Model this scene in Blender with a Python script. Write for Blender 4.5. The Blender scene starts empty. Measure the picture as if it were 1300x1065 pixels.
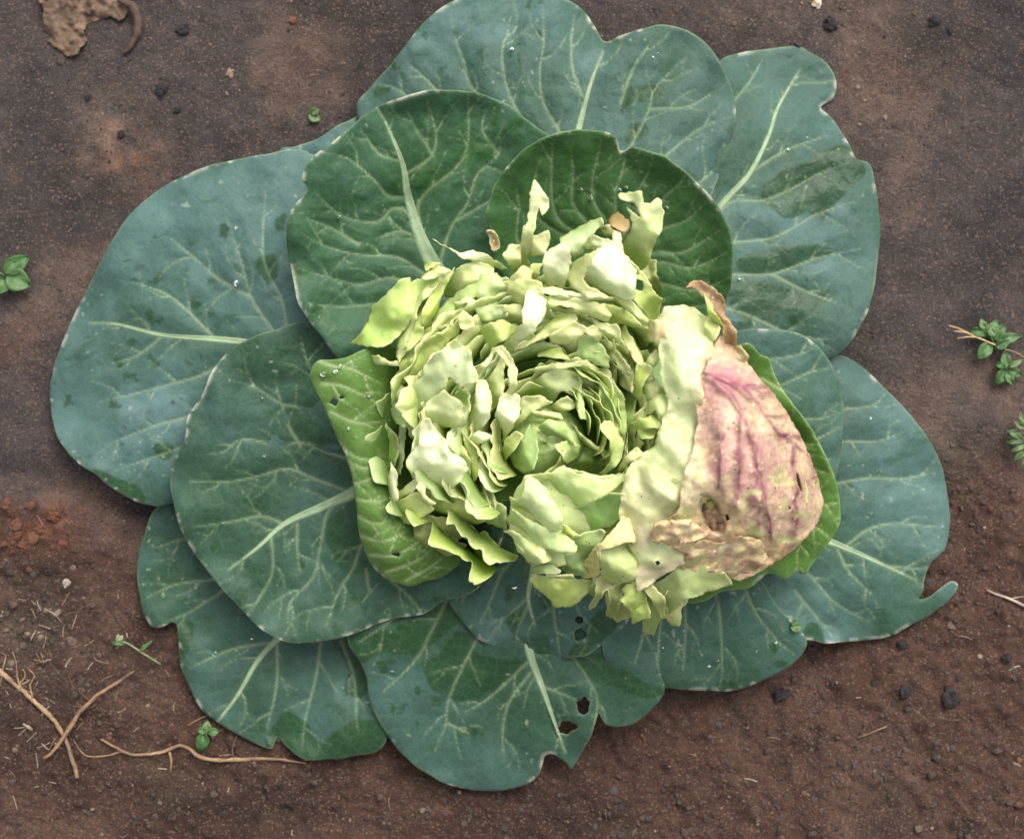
import bpy, math, random
import numpy as np
from mathutils import Vector
from mathutils.geometry import delaunay_2d_cdt

random.seed(7)
rng = np.random.default_rng(7)
sc = bpy.context.scene
R = math.radians

# ------------------------------------------------------------------ camera, sky, sun, exposure
S = 0.0005            # metres per ground unit (the plant bed is measured in half-millimetres)
CX, CY = 650.0, 532.5
H = 2300.0            # camera height in the same units
cam = bpy.data.cameras.new('camera')
cam.sensor_width = 36.0
cam.lens = 36.0 * H / 1300.0
cam.clip_end = 500
cam.clip_start = 0.05
cam.dof.use_dof = True
cam.dof.focus_distance = (H - 170) * S
cam.dof.aperture_fstop = 6.3
camo = bpy.data.objects.new('camera', cam)
sc.collection.objects.link(camo)
camo.location = (0, 0, H * S)
sc.camera = camo

SUN_EL, SUN_AZ = 52.0, 25.0       # light falls from the top of the picture, a little from the right
w = bpy.data.worlds.new('World'); sc.world = w; w.use_nodes = True
nt = w.node_tree
sky = nt.nodes.new('ShaderNodeTexSky'); sky.sky_type = 'NISHITA'; sky.sun_disc = False
sky.sun_elevation = R(SUN_EL); sky.sun_rotation = R(SUN_AZ)
sky.dust_density = 4.0; sky.air_density = 1.0; sky.ozone_density = 1.0
hsv = nt.nodes.new('ShaderNodeHueSaturation'); hsv.inputs['Saturation'].default_value = 0.22      # grey overcast
nt.links.new(sky.outputs[0], hsv.inputs['Color']); nt.links.new(hsv.outputs[0], nt.nodes['Background'].inputs[0])
nt.nodes['Background'].inputs[1].default_value = 0.125
sl = bpy.data.lights.new('sun', 'SUN'); sl.energy = 1.5; sl.angle = R(36); sl.color = (1, 0.96, 0.90)
slo = bpy.data.objects.new('sun', sl); sc.collection.objects.link(slo)
d = Vector((math.sin(R(SUN_AZ)) * math.cos(R(SUN_EL)), math.cos(R(SUN_AZ)) * math.cos(R(SUN_EL)), math.sin(R(SUN_EL))))
slo.rotation_euler = d.to_track_quat('Z', 'Y').to_euler()
slo.location = d * 3
sc.view_settings.view_transform = 'Standard'; sc.view_settings.look = 'None'
sc.view_settings.gamma = 1; sc.view_settings.use_curve_mapping = False
sc.view_settings.exposure = 1.02

# ------------------------------------------------------------------ helpers
C = sc.collection

def wp(x, y, z):
    """bed units seen at height z -> metres"""
    k = (H - z) / H
    return np.stack([(x - CX) * k * S, -(y - CY) * k * S, z * S], -1)

def _hash(ix, iy, seed):
    n = (ix.astype(np.int64) * 374761393 + iy.astype(np.int64) * 668265263 + seed * 1442695041) & 0x7fffffff
    n = ((n ^ (n >> 13)) * 1274126177) & 0x7fffffff
    n = (n ^ (n >> 16)) & 0xffffff
    return n / float(0xffffff) * 2 - 1

def noise(x, y, scale, seed=0):
    x = np.asarray(x, float) / scale + 1000.5; y = np.asarray(y, float) / scale + 1000.5
    ix = np.floor(x); iy = np.floor(y); fx = x - ix; fy = y - iy
    fx = fx * fx * fx * (fx * (fx * 6 - 15) + 10); fy = fy * fy * fy * (fy * (fy * 6 - 15) + 10)
    a = _hash(ix, iy, seed); b = _hash(ix + 1, iy, seed); c = _hash(ix, iy + 1, seed); e = _hash(ix + 1, iy + 1, seed)
    return (a * (1 - fx) + b * fx) * (1 - fy) + (c * (1 - fx) + e * fx) * fy

def fbm(x, y, scale, oct=4, seed=0, gain=0.5):
    s = 0; a = 1.0; t = 0
    for k in range(oct):
        s = s + a * noise(x, y, scale / 2 ** k, seed + 17 * k); t += a; a *= gain
    return s / t

def sstep(a, b, x):
    t = np.clip((x - a) / (b - a), 0, 1)
    return t * t * (3 - 2 * t)

def catmull(pts, spacing, closed=True):
    P = np.array(pts, float); n = len(P); out = []
    rngi = range(n) if closed else range(n - 1)
    for i in rngi:
        if closed:
            p0, p1, p2, p3 = P[i - 1], P[i], P[(i + 1) % n], P[(i + 2) % n]
        else:
            p1, p2 = P[i], P[i + 1]
            p0 = P[i - 1] if i > 0 else 2 * p1 - p2
            p3 = P[i + 2] if i + 2 < n else 2 * p2 - p1
        m = max(1, int(np.linalg.norm(p2 - p1) / spacing))
        for k in range(m):
            t = k / m
            out.append(0.5 * (2 * p1 + (p2 - p0) * t + (2 * p0 - 5 * p1 + 4 * p2 - p3) * t ** 2 + (3 * p1 - p0 - 3 * p2 + p3) * t ** 3))
    if not closed: out.append(P[-1])
    return np.array(out)

def linear(pts, spacing):
    P = np.array(pts, float); out = []
    for i in range(len(P)):
        a, b = P[i], P[(i + 1) % len(P)]
        m = max(1, int(np.linalg.norm(b - a) / spacing))
        for k in range(m): out.append(a + (b - a) * k / m)
    return np.array(out)

def inside(px, py, poly):
    r = np.zeros(px.shape, bool); n = len(poly)
    x1, y1 = poly[:, 0], poly[:, 1]; x2, y2 = np.roll(x1, -1), np.roll(y1, -1)
    for i in range(n):
        if y1[i] == y2[i]: continue
        c = ((y1[i] > py) != (y2[i] > py)) & (px < (x2[i] - x1[i]) * (py - y1[i]) / (y2[i] - y1[i]) + x1[i])
        r ^= c
    return r

def segdist(px, py, A, B, WA=None, WB=None):
    """distance to a set of segments; with widths: the smallest distance/width"""
    best = np.full(px.shape, 1e9)
    for i in range(len(A)):
        ax, ay = A[i]; dx, dy = B[i][0] - ax, B[i][1] - ay
        L = dx * dx + dy * dy + 1e-12
        t = np.clip(((px - ax) * dx + (py - ay) * dy) / L, 0, 1)
        q = np.hypot(px - ax - t * dx, py - ay - t * dy)
        if WA is not None: q = q / (WA[i] + (WB[i] - WA[i]) * t)
        np.minimum(best, q, out=best)
    return best

def tri_sheet(loop, spacing, holes=()):
    """triangulate the inside of a loop (minus holes): returns xy (N,2), tris, distance to the rim"""
    lo = loop.min(0); hi = loop.max(0)
    gx = np.arange(lo[0], hi[0], spacing); gy = np.arange(lo[1], hi[1], spacing * 0.866)
    X, Y = np.meshgrid(gx, gy); X = X + (np.arange(len(gy)) % 2)[:, None] * spacing * 0.5
    X = X.ravel() + rng.uniform(-.12, .12, X.size) * spacing; Y = Y.ravel() + rng.uniform(-.12, .12, Y.size) * spacing
    m = inside(X, Y, loop)
    for h in holes: m &= ~inside(X, Y, h)
    X, Y = X[m], Y[m]
    loops = [loop] + list(holes)
    A = np.concatenate(loops); B = np.concatenate([np.roll(l, -1, 0) for l in loops])
    step = max(1, len(A) // 900)
    d = segdist(X, Y, A[::step], A[::step] + (B - A)[::step] * step)
    k = d > spacing * 0.55
    pts = np.concatenate([A, np.stack([X[k], Y[k]], -1)])
    edges = []; off = len(loop)
    for h in holes:
        n = len(h); edges += [(off + i, off + (i + 1) % n) for i in range(n)]; off += n
    r = delaunay_2d_cdt([Vector(p) for p in pts], edges, [list(range(len(loop)))], 1, 1e-5, True)
    V = np.array([tuple(v) for v in r[0]]); F = np.array(r[2])
    if True:
        c = V[F].mean(1); keep = inside(c[:, 0], c[:, 1], loop)
        for h in holes: keep &= ~inside(c[:, 0], c[:, 1], h)
        F = F[keep]
    a = V[F]; ar = (a[:, 1, 0] - a[:, 0, 0]) * (a[:, 2, 1] - a[:, 0, 1]) - (a[:, 1, 1] - a[:, 0, 1]) * (a[:, 2, 0] - a[:, 0, 0])
    F[ar > 0] = F[ar > 0][:, ::-1]       # face up after the flip of y
    D = segdist(V[:, 0], V[:, 1], A[::step], A[::step] + (B - A)[::step] * step)
    return V, F, D

def obj_from(name, P, F, mat, parent=None, col=None, wet=None, thick=0, smooth=True):
    me = bpy.data.meshes.new(name)
    me.from_pydata([tuple(p) for p in np.asarray(P).tolist()], [], np.asarray(F).tolist() if isinstance(F, np.ndarray) else F)
    if smooth: me.polygons.foreach_set('use_smooth', [True] * len(me.polygons))
    if col is not None:
        a = me.color_attributes.new('Col', 'FLOAT_COLOR', 'POINT')
        c = np.ones((len(P), 4)); c[:, :3] = np.clip(col, 0.002, 0.95); a.data.foreach_set('color', c.ravel())
    a = me.attributes.new('wet', 'FLOAT', 'POINT')
    a.data.foreach_set('value', np.zeros(len(P)) if wet is None else np.clip(wet, 0, 1))
    me.materials.append(mat); me.update()
    o = bpy.data.objects.new(name, me); C.objects.link(o)
    if parent: o.parent = parent
    if thick:
        s = o.modifiers.new('thickness', 'SOLIDIFY'); s.thickness = thick * S; s.offset = -1
    return o

def tag(o, label, cat, group=None, kind=None):
    o['label'] = label
    if cat: o['category'] = cat
    if group: o['group'] = group
    if kind: o['kind'] = kind
    return o

def empty(name, x, y, z=0.0):
    o = bpy.data.objects.new(name, None); C.objects.link(o)
    o.empty_display_size = 0.02
    o.location = tuple(wp(x, y, z))
    bpy_offsets[o.name] = np.array(o.location)
    return o
bpy_offsets = {}

def place(o, parent):
    """parent with geometry that is already in world coordinates"""
    o.parent = parent
    return o

def rooted(o, x, y, z=0.0):
    """move a mesh object's origin to its base"""
    b = np.array(wp(x, y, z)); n = len(o.data.vertices)
    co = np.empty(n * 3); o.data.vertices.foreach_get('co', co)
    o.data.vertices.foreach_set('co', (co.reshape(-1, 3) - b).ravel()); o.location = tuple(b); o.data.update()
    return o

def tube(name, path, rad, mat, parent=None, col=(.3, .2, .1), seg=8, flat=1.0, jitter=0.0):
    """tapered tube; path in bed units (x,y,z), rad in bed units (scalar or per point)"""
    P = catmull(path, 5, closed=False); n = len(P)
    W = wp(P[:, 0], P[:, 1], P[:, 2])
    r = np.interp(np.linspace(0, 1, n), np.linspace(0, 1, len(np.atleast_1d(rad))), np.atleast_1d(rad)) * S
    T = np.gradient(W, axis=0); T /= np.linalg.norm(T, axis=1)[:, None] + 1e-12
    up = np.array([0.05, 0.03, 1.0]); A = np.cross(T, up); A /= np.linalg.norm(A, axis=1)[:, None] + 1e-12
    Bv = np.cross(A, T); V = []; F = []
    for i in range(n):
        for k in range(seg):
            t = 2 * math.pi * k / seg; j = 1 + jitter * random.uniform(-1, 1)
            V.append(W[i] + (A[i] * math.cos(t) + Bv[i] * math.sin(t) * flat) * r[i] * j)
    for i in range(n - 1):
        for k in range(seg):
            F.append((i * seg + k, i * seg + (k + 1) % seg, (i + 1) * seg + (k + 1) % seg, (i + 1) * seg + k))
    F.append(tuple(range(seg))[::-1]); F.append(tuple((n - 1) * seg + k for k in range(seg)))
    V = np.array(V); c = np.tile(np.array(col, float), (len(V), 1)) * (1 + 0.3 * rng.uniform(-1, 1, (len(V), 1)))
    if mat is STRAW: dm = sstep(-.1, .5, fbm(V[:, 0] / S, V[:, 1] / S, 24, 3, 8))[:, None] * .65; c = c * (1 - dm) + np.array([.09, .055, .035]) * dm
    return obj_from(name, V, F, mat, parent, c)

# ------------------------------------------------------------------ materials
def N(t, kind, **kw):
    n = t.nodes.new(kind)
    for k, v in kw.items(): setattr(n, k, v)
    return n

def mat_base(name):
    m = bpy.data.materials.new(name); m.use_nodes = True
    t = m.node_tree; b = t.nodes['Principled BSDF']
    a = N(t, 'ShaderNodeAttribute', attribute_name='Col')
    return m, t, b, a

def mixcol(t, mode, fac, a, b):
    n = N(t, 'ShaderNodeMix', data_type='RGBA', blend_type=mode)
    for s, v in ((0, fac), (6, a), (7, b)):
        if hasattr(v, 'is_output'): t.links.new(v, n.inputs[s])
        else: n.inputs[s].default_value = v
    return n.outputs[2]

def ramp(t, src, p0, p1, c0=(0, 0, 0, 1), c1=(1, 1, 1, 1)):
    r = N(t, 'ShaderNodeValToRGB'); e = r.color_ramp.elements
    e[0].position, e[1].position = p0, p1; e[0].color, e[1].color = c0, c1
    t.links.new(src, r.inputs[0]); return r.outputs[0]

def noise_n(t, scale, detail=4, rough=0.55, vec=None):
    n = N(t, 'ShaderNodeTexNoise'); n.inputs['Scale'].default_value = scale
    n.inputs['Detail'].default_value = detail; n.inputs['Roughness'].default_value = rough
    t.links.new(vec if vec else t.geo, n.inputs['Vector']); return n.outputs[0]

class Tree:
    pass

def geo(t):
    g = N(t, 'ShaderNodeNewGeometry'); return g.outputs['Position']

def noiseN(t, vec, scale, detail=4, rough=0.55):
    n = N(t, 'ShaderNodeTexNoise'); n.inputs['Scale'].default_value = scale
    n.inputs['Detail'].default_value = detail; n.inputs['Roughness'].default_value = rough
    t.links.new(vec, n.inputs['Vector']); return n.outputs[0]

def leaf_material():
    m, t, b, a = mat_base('cabbage_leaf'); p = geo(t)
    wetn = N(t, 'ShaderNodeAttribute', attribute_name='wet')
    # fine net of veins
    warp = N(t, 'ShaderNodeVectorMath', operation='ADD'); t.links.new(p, warp.inputs[0])
    nv = N(t, 'ShaderNodeTexNoise'); nv.inputs['Scale'].default_value = 90; t.links.new(p, nv.inputs['Vector'])
    sc_ = N(t, 'ShaderNodeVectorMath', operation='SCALE'); t.links.new(nv.outputs['Color'], sc_.inputs[0]); sc_.inputs['Scale'].default_value = 0.006
    t.links.new(sc_.outputs[0], warp.inputs[1])
    v = N(t, 'ShaderNodeTexVoronoi', feature='DISTANCE_TO_EDGE'); v.inputs['Scale'].default_value = 170
    t.links.new(warp.outputs[0], v.inputs['Vector'])
    net = ramp(t, v.outputs['Distance'], 0.0, 0.12, (1, 1, 1, 1), (0, 0, 0, 1))
    c = a.outputs['Color']
    big = ramp(t, noiseN(t, p, 35, 5, 0.6), 0.3, 0.72, (0.78, 0.80, 0.78, 1), (1.14, 1.12, 1.14, 1))
    c = mixcol(t, 'MULTIPLY', 1.0, c, big)
    fine = ramp(t, noiseN(t, p, 900, 3, 0.6), 0.3, 0.7, (0.88, 0.89, 0.88, 1), (1.1, 1.09, 1.1, 1))
    c = mixcol(t, 'MULTIPLY', 1.0, c, fine)
    f = N(t, 'ShaderNodeMath', operation='MULTIPLY'); t.links.new(net, f.inputs[0]); f.inputs[1].default_value = 0.05
    c = mixcol(t, 'MIX', f.outputs[0], c, (0.24, 0.36, 0.20, 1))
    t.links.new(c, b.inputs['Base Color'])
    rr = N(t, 'ShaderNodeMapRange'); t.links.new(wetn.outputs['Fac'], rr.inputs[0])
    rr.inputs[3].default_value = 0.56; rr.inputs[4].default_value = 0.38
    rn = N(t, 'ShaderNodeMath', operation='MULTIPLY_ADD'); t.links.new(noiseN(t, p, 120, 3), rn.inputs[0]); rn.inputs[1].default_value = 0.18
    t.links.new(rr.outputs[0], rn.inputs[2])
    sub = N(t, 'ShaderNodeMath', operation='SUBTRACT'); t.links.new(rn.outputs[0], sub.inputs[0]); sub.inputs[1].default_value = 0.08
    t.links.new(sub.outputs[0], b.inputs['Roughness'])
    b.inputs['Specular IOR Level'].default_value = 0.22
    bp = N(t, 'ShaderNodeBump'); bp.inputs['Strength'].default_value = 0.5; bp.inputs['Distance'].default_value = 0.0012
    h = N(t, 'ShaderNodeMath', operation='MULTIPLY_ADD'); t.links.new(noiseN(t, p, 160, 6, 0.62), h.inputs[0]); h.inputs[1].default_value = 1.0
    hn = N(t, 'ShaderNodeMath', operation='MULTIPLY'); t.links.new(v.outputs['Distance'], hn.inputs[0]); hn.inputs[1].default_value = 0.6
    t.links.new(hn.outputs[0], h.inputs[2]); t.links.new(h.outputs[0], bp.inputs['Height'])
    t.links.new(bp.outputs[0], b.inputs['Normal'])
    tr = N(t, 'ShaderNodeBsdfTranslucent'); t.links.new(mixcol(t, 'MULTIPLY', 1.0, c, (0.9, 1.5, 0.35, 1)), tr.inputs[0])
    ms = N(t, 'ShaderNodeMixShader'); ms.inputs[0].default_value = 0.12
    t.links.new(b.outputs[0], ms.inputs[1]); t.links.new(tr.outputs[0], ms.inputs[2])
    t.links.new(ms.outputs[0], t.nodes['Material Output'].inputs[0])
    return m

def torn_material():
    m, t, b, a = mat_base('torn_head_leaf'); p = geo(t)
    c = a.outputs['Color']
    c = mixcol(t, 'MULTIPLY', 1.0, c, ramp(t, noiseN(t, p, 110, 5, 0.6), 0.25, 0.75, (0.90, 0.94, 0.84, 1), (1.06, 1.04, 1.08, 1)))
    c = mixcol(t, 'MULTIPLY', 1.0, c, ramp(t, noiseN(t, p, 1100, 2, 0.5), 0.3, 0.7, (0.93, 0.94, 0.9, 1), (1.05, 1.05, 1.05, 1)))
    spots = ramp(t, noiseN(t, p, 420, 2, 0.4), 0.735, 0.77)
    c = mixcol(t, 'MIX', spots, c, (0.16, 0.13, 0.04, 1))
    t.links.new(c, b.inputs['Base Color'])
    b.inputs['Roughness'].default_value = 0.42; b.inputs['Specular IOR Level'].default_value = 0.4
    bp = N(t, 'ShaderNodeBump'); bp.inputs['Strength'].default_value = 0.22; bp.inputs['Distance'].default_value = 0.001
    t.links.new(noiseN(t, p, 330, 5, 0.6), bp.inputs['Height']); t.links.new(bp.outputs[0], b.inputs['Normal'])
    tr = N(t, 'ShaderNodeBsdfTranslucent'); t.links.new(mixcol(t, 'MULTIPLY', 1.0, c, (0.95, 1.05, 0.5, 1)), tr.inputs[0])
    ms = N(t, 'ShaderNodeMixShader'); ms.inputs[0].default_value = 0.3
    t.links.new(b.outputs[0], ms.inputs[1]); t.links.new(tr.outputs[0], ms.inputs[2])
    t.links.new(ms.outputs[0], t.nodes['Material Output'].inputs[0])
    return m

def husk_material():
    m, t, b, a = mat_base('withered_husk'); p = geo(t)
    c = a.outputs['Color']
    c = mixcol(t, 'MULTIPLY', 1.0, c, ramp(t, noiseN(t, p, 260, 5, 0.65), 0.3, 0.7, (0.72, 0.66, 0.6, 1), (1.15, 1.12, 1.1, 1)))
    v = N(t, 'ShaderNodeTexVoronoi', feature='F1'); v.inputs['Scale'].default_value = 150; t.links.new(p, v.inputs['Vector'])
    c = mixcol(t, 'MIX', ramp(t, v.outputs['Distance'], 0.10, 0.16, (0.7, 0.7, 0.7, 1), (0, 0, 0, 1)), c, (0.72, 0.66, 0.42, 1))
    v2 = N(t, 'ShaderNodeTexVoronoi', feature='F1'); v2.inputs['Scale'].default_value = 93; t.links.new(p, v2.inputs['Vector'])
    c = mixcol(t, 'MIX', ramp(t, v2.outputs['Distance'], 0.06, 0.1, (0.85, 0.85, 0.85, 1), (0, 0, 0, 1)), c, (0.14, 0.08, 0.03, 1))
    t.links.new(c, b.inputs['Base Color']); b.inputs['Roughness'].default_value = 0.55
    bp = N(t, 'ShaderNodeBump'); bp.inputs['Strength'].default_value = 0.7; bp.inputs['Distance'].default_value = 0.0015
    t.links.new(noiseN(t, p, 180, 7, 0.65), bp.inputs['Height']); t.links.new(bp.outputs[0], b.inputs['Normal'])
    return m

def soil_material():
    m, t, b, a = mat_base('soil'); p = geo(t)
    c = a.outputs['Color']
    c = mixcol(t, 'MULTIPLY', 1.0, c, ramp(t, noiseN(t, p, 60, 8, 0.7), 0.3, 0.7, (0.62, 0.6, 0.6, 1), (1.35, 1.3, 1.28, 1)))
    c = mixcol(t, 'MULTIPLY', 1.0, c, ramp(t, noiseN(t, p, 700, 5, 0.75), 0.32, 0.68, (0.5, 0.5, 0.5, 1), (1.6, 1.55, 1.5, 1)))
    g = ramp(t, noiseN(t, p, 640, 2, 0.6), 0.58, 0.68, (0, 0, 0, 1), (0.7, 0.7, 0.7, 1))
    c = mixcol(t, 'MIX', g, c, (0.19, 0.125, 0.09, 1))
    k = ramp(t, noiseN(t, p, 330, 2, 0.6), 0.68, 0.72, (0, 0, 0, 1), (0.8, 0.8, 0.8, 1))
    c = mixcol(t, 'MIX', k, c, (0.014, 0.011, 0.011, 1))
    t.links.new(c, b.inputs['Base Color']); b.inputs['Roughness'].default_value = 0.78
    b.inputs['Specular IOR Level'].default_value = 0.3
    bp = N(t, 'ShaderNodeBump'); bp.inputs['Strength'].default_value = 0.9; bp.inputs['Distance'].default_value = 0.0025
    t.links.new(noiseN(t, p, 420, 8, 0.72), bp.inputs['Height']); t.links.new(bp.outputs[0], b.inputs['Normal'])
    return m

def plain_material(name, rough=0.6, sc1=300, transl=0.0):
    m, t, b, a = mat_base(name); p = geo(t)
    c = mixcol(t, 'MULTIPLY', 1.0, a.outputs['Color'], ramp(t, noiseN(t, p, sc1, 5, 0.65), 0.3, 0.7, (0.68, 0.66, 0.64, 1), (1.25, 1.25, 1.25, 1)))
    t.links.new(c, b.inputs['Base Color']); b.inputs['Roughness'].default_value = rough
    bp = N(t, 'ShaderNodeBump'); bp.inputs['Strength'].default_value = 0.6; bp.inputs['Distance'].default_value = 0.001
    t.links.new(noiseN(t, p, sc1 * 1.6, 6, 0.65), bp.inputs['Height']); t.links.new(bp.outputs[0], b.inputs['Normal'])
    if transl:
        tr = N(t, 'ShaderNodeBsdfTranslucent'); t.links.new(c, tr.inputs[0])
        ms = N(t, 'ShaderNodeMixShader'); ms.inputs[0].default_value = transl
        t.links.new(b.outputs[0], ms.inputs[1]); t.links.new(tr.outputs[0], ms.inputs[2])
        t.links.new(ms.outputs[0], t.nodes['Material Output'].inputs[0])
    return m

def water_material():
    m = bpy.data.materials.new('water_bead'); m.use_nodes = True; b = m.node_tree.nodes['Principled BSDF']
    b.inputs['Base Color'].default_value = (0.95, 0.98, 0.96, 1); b.inputs['Roughness'].default_value = 0.03
    b.inputs['IOR'].default_value = 1.33; b.inputs['Transmission Weight'].default_value = 1.0
    return m

LEAF = leaf_material(); TORN = torn_material(); HUSK = husk_material(); SOIL = soil_material()
STRAW = plain_material('dry_straw', 0.6, 400); WEED = plain_material('weed_leaf', 0.5, 250, 0.2)
DEAD = plain_material('dead_leaf', 0.8, 350); CLOD = plain_material('soil_lump', 0.85, 500); WATER = water_material()

# ------------------------------------------------------------------ ground
def soil_zone(x, y):
    """0 = crusted grey bed (top, right), 1 = loose red-brown earth (bottom, bottom left)"""
    line = 640 + 0.05 * (x - 200) + 60 * fbm(x, y, 260, 3, 5)
    line = np.where(x > 900, line - 60 - 0.12 * (x - 900), line)
    return sstep(-45, 60, y - line)

def soil_height(x, y):
    z = soil_zone(x, y)
    h = 6 * fbm(x, y, 300, 3, 11) + (3.5 + 9 * z) * fbm(x, y, 50, 4, 23, 0.62) + (1.7 + 3.2 * z) * fbm(x, y, 13, 2, 31, 0.7)
    h -= 7 * z
    h += 7 * np.exp(-(((x - 150) / 45) ** 2 + ((y - 185) / 40) ** 2)) * (0.6 + fbm(x, y, 20, 2, 3))
    h += 9 * np.exp(-(((x - 40) / 70) ** 2 + ((y - 665) / 40) ** 2)) * (0.5 + 1.2 * np.abs(fbm(x, y, 22, 3, 4)))
    h -= 9 * np.exp(-((y - 600 - 0.22 * x - 8 * noise(x, y, 60, 9)) / 16) ** 2) * sstep(330, 150, x)
    far = np.maximum(np.abs(x - 650), np.abs(y - 530)) / 1500.0
    return h + np.where(far > 1, 30 * (np.minimum(far, 30) - 1) * fbm(x, y, 3000, 3, 77), 0)

def build_ground():
    def axis(lo, hi, st):
        a = list(np.arange(lo, hi + st, st)); s = st
        while a[-1] < 60000: s *= 1.25; a.append(a[-1] + s)
        s = st
        while a[0] > -60000: s *= 1.25; a.insert(0, a[0] - s)
        return np.array(a)
    ax = axis(-60, 1360, 3.6); ay = axis(-60, 1125, 3.6)
    X, Y = np.meshgrid(ax, ay); nx, ny = len(ax), len(ay); x = X.ravel(); y = Y.ravel()
    h = soil_height(x, y)
    P = np.stack([(x - CX) * S, -(y - CY) * S, h * S], -1)
    i = np.arange(nx - 1)[None, :] + np.arange(ny - 1)[:, None] * nx; i = i.ravel()
    F = np.stack([i, i + nx, i + nx + 1, i + 1], -1)
    z = soil_zone(x, y)[:, None]
    crust = np.array([0.046, 0.039, 0.037]); loose = np.array([0.056, 0.029, 0.019])
    c = crust * (1 - z) + loose * z
    dry = sstep(0.05, 0.45, fbm(x, y, 150, 4, 41))[:, None] * (1 - z * .6)
    c = c * (1 - 0.6 * dry) + np.array([0.115, 0.078, 0.060]) * 0.6 * dry
    for (bx, by, rx, ry, k, cc) in ((150, 185, 45, 45, .9, (.20, .125, .085)), (400, 50, 50, 40, .6, (.16, .10, .075)), (40, 665, 75, 40, .85, (.13, .045, .02)),
                                    (10, 440, 45, 30, .6, (.11, .045, .022)), (1110, 110, 60, 60, .5, (.12, .075, .055)), (170, 205, 22, 12, .7, (.18, .08, .04)),
                                    (20, 800, 60, 50, .45, (.16, .12, .09)), (960, 20, 120, 40, .4, (.11, .07, .05))):
        g = np.exp(-((x - bx) / rx) ** 2 - ((y - by) / ry) ** 2) * (0.55 + 0.9 * fbm(x, y, 22, 3, 51))
        g = np.clip(g, 0, 1)[:, None] * k
        c = c * (1 - g) + np.array(cc) * g
    damp = sstep(0.0, 0.5, fbm(x, y, 110, 3, 61))[:, None] * 0.35
    c = c * (1 - damp)
    moss = (sstep(0.25, 0.6, fbm(x, y, 130, 3, 71)) * sstep(30, 500, y))[:, None] * 0.25
    c = c * (1 - moss) + np.array([0.035, 0.04, 0.02]) * moss
    o = obj_from('ground', P, F, SOIL, None, c); o['kind'] = 'structure'
    tag(o, 'bare damp brown garden soil, crusted above and loose below', None)
build_ground()

def ico():
    t = (1 + 5 ** .5) / 2
    V = np.array([(-1, t, 0), (1, t, 0), (-1, -t, 0), (1, -t, 0), (0, -1, t), (0, 1, t), (0, -1, -t), (0, 1, -t), (t, 0, -1), (t, 0, 1), (-t, 0, -1), (-t, 0, 1)], float)
    V /= np.linalg.norm(V[0])
    F = [(0, 11, 5), (0, 5, 1), (0, 1, 7), (0, 7, 10), (0, 10, 11), (1, 5, 9), (5, 11, 4), (11, 10, 2), (10, 7, 6), (7, 1, 8), (3, 9, 4), (3, 4, 2), (3, 2, 6), (3, 6, 8), (3, 8, 9), (4, 9, 5), (2, 4, 11), (6, 2, 10), (8, 6, 7), (9, 8, 1)]
    return V, F
IV, IF = ico(); IF = np.array(IF)

def build_crumbs(n=34000):
    x = rng.uniform(-60, 1360, n); y = rng.uniform(-60, 1125, n); z = soil_zone(x, y)
    clus = fbm(x, y, 90, 3, 91)
    sandy = np.exp(-((x - 150) / 45) ** 2 - ((y - 185) / 42) ** 2) + np.exp(-((x - 400) / 50) ** 2 - ((y - 50) / 40) ** 2) + np.exp(-((x - 1110) / 60) ** 2 - ((y - 110) / 60) ** 2)
    keep = rng.uniform(-.6, .6, n) < clus + 0.45 * z - 0.12 + .8 * sandy
    x, y, z = x[keep], y[keep], z[keep]; n = len(x)
    r = rng.lognormal(-0.15, 0.55, n) * (0.70 + .85 * z); r = np.minimum(r, 5.5)
    V = []; col = []
    pal = np.array([(.052, .038, .031), (.058, .036, .026), (.038, .027, .022), (.10, .066, .048), (.19, .14, .105), (.10, .042, .022), (.02, .017, .016)])
    pw = np.array([.34, .30, .18, .10, .02, .03, .03]); idx = rng.choice(len(pal), n, p=pw / pw.sum())
    sand = sum(np.exp(-((x - bx) / rx_) ** 2 - ((y - by) / ry_) ** 2) for bx, by, rx_, ry_ in ((150, 185, 42, 40), (400, 50, 45, 38), (1110, 110, 60, 60), (960, 20, 110, 40), (25, 800, 55, 45), (300, 130, 60, 50)))
    sd_ = rng.uniform(0, 1, n) < sand * .55; idx[sd_] = rng.choice([3, 4, 3], sd_.sum()); r[sd_] *= 1.25
    nearred = np.exp(-((x - 40) / 70) ** 2 - ((y - 665) / 45) ** 2) + np.exp(-((x - 10) / 40) ** 2 - ((y - 440) / 30) ** 2); rd = rng.uniform(0, 1, n) < nearred * .8; idx[rd] = 5; r[rd] *= 1.35
    g = soil_height(x, y)
    for i in range(n):
        v = IV * rng.uniform(.65, 1.25, (12, 1)) * r[i] * np.array([rng.uniform(.7, 1.4), rng.uniform(.7, 1.4), rng.uniform(.45, .8)])
        a = rng.uniform(0, 6.28); ca, sa = math.cos(a), math.sin(a)
        vx = v[:, 0] * ca - v[:, 1] * sa; vy = v[:, 0] * sa + v[:, 1] * ca
        V.append(np.stack([(x[i] + vx - CX) * S, -(y[i] + vy - CY) * S, (g[i] + r[i] * .25 + v[:, 2]) * S], -1))
        col.append(np.tile(pal[idx[i]] * rng.uniform(.7, 1.25), (12, 1)))
    V = np.concatenate(V); col = np.concatenate(col)
    F = (IF[None] + (np.arange(n) * 12)[:, None, None]).reshape(-1, 3)
    o = obj_from('soil_crumbs', V, F, CLOD, None, col, smooth=False)
    tag(o, 'fine crumbs and grit scattered over the soil', 'soil crumbs', kind='stuff')
build_crumbs()

# ------------------------------------------------------------------ the cabbage
cabbage = empty('cabbage', 720, 580, 2)
tag(cabbage, 'big green cabbage plant with torn open pale head growing in bare soil', 'cabbage')

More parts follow.
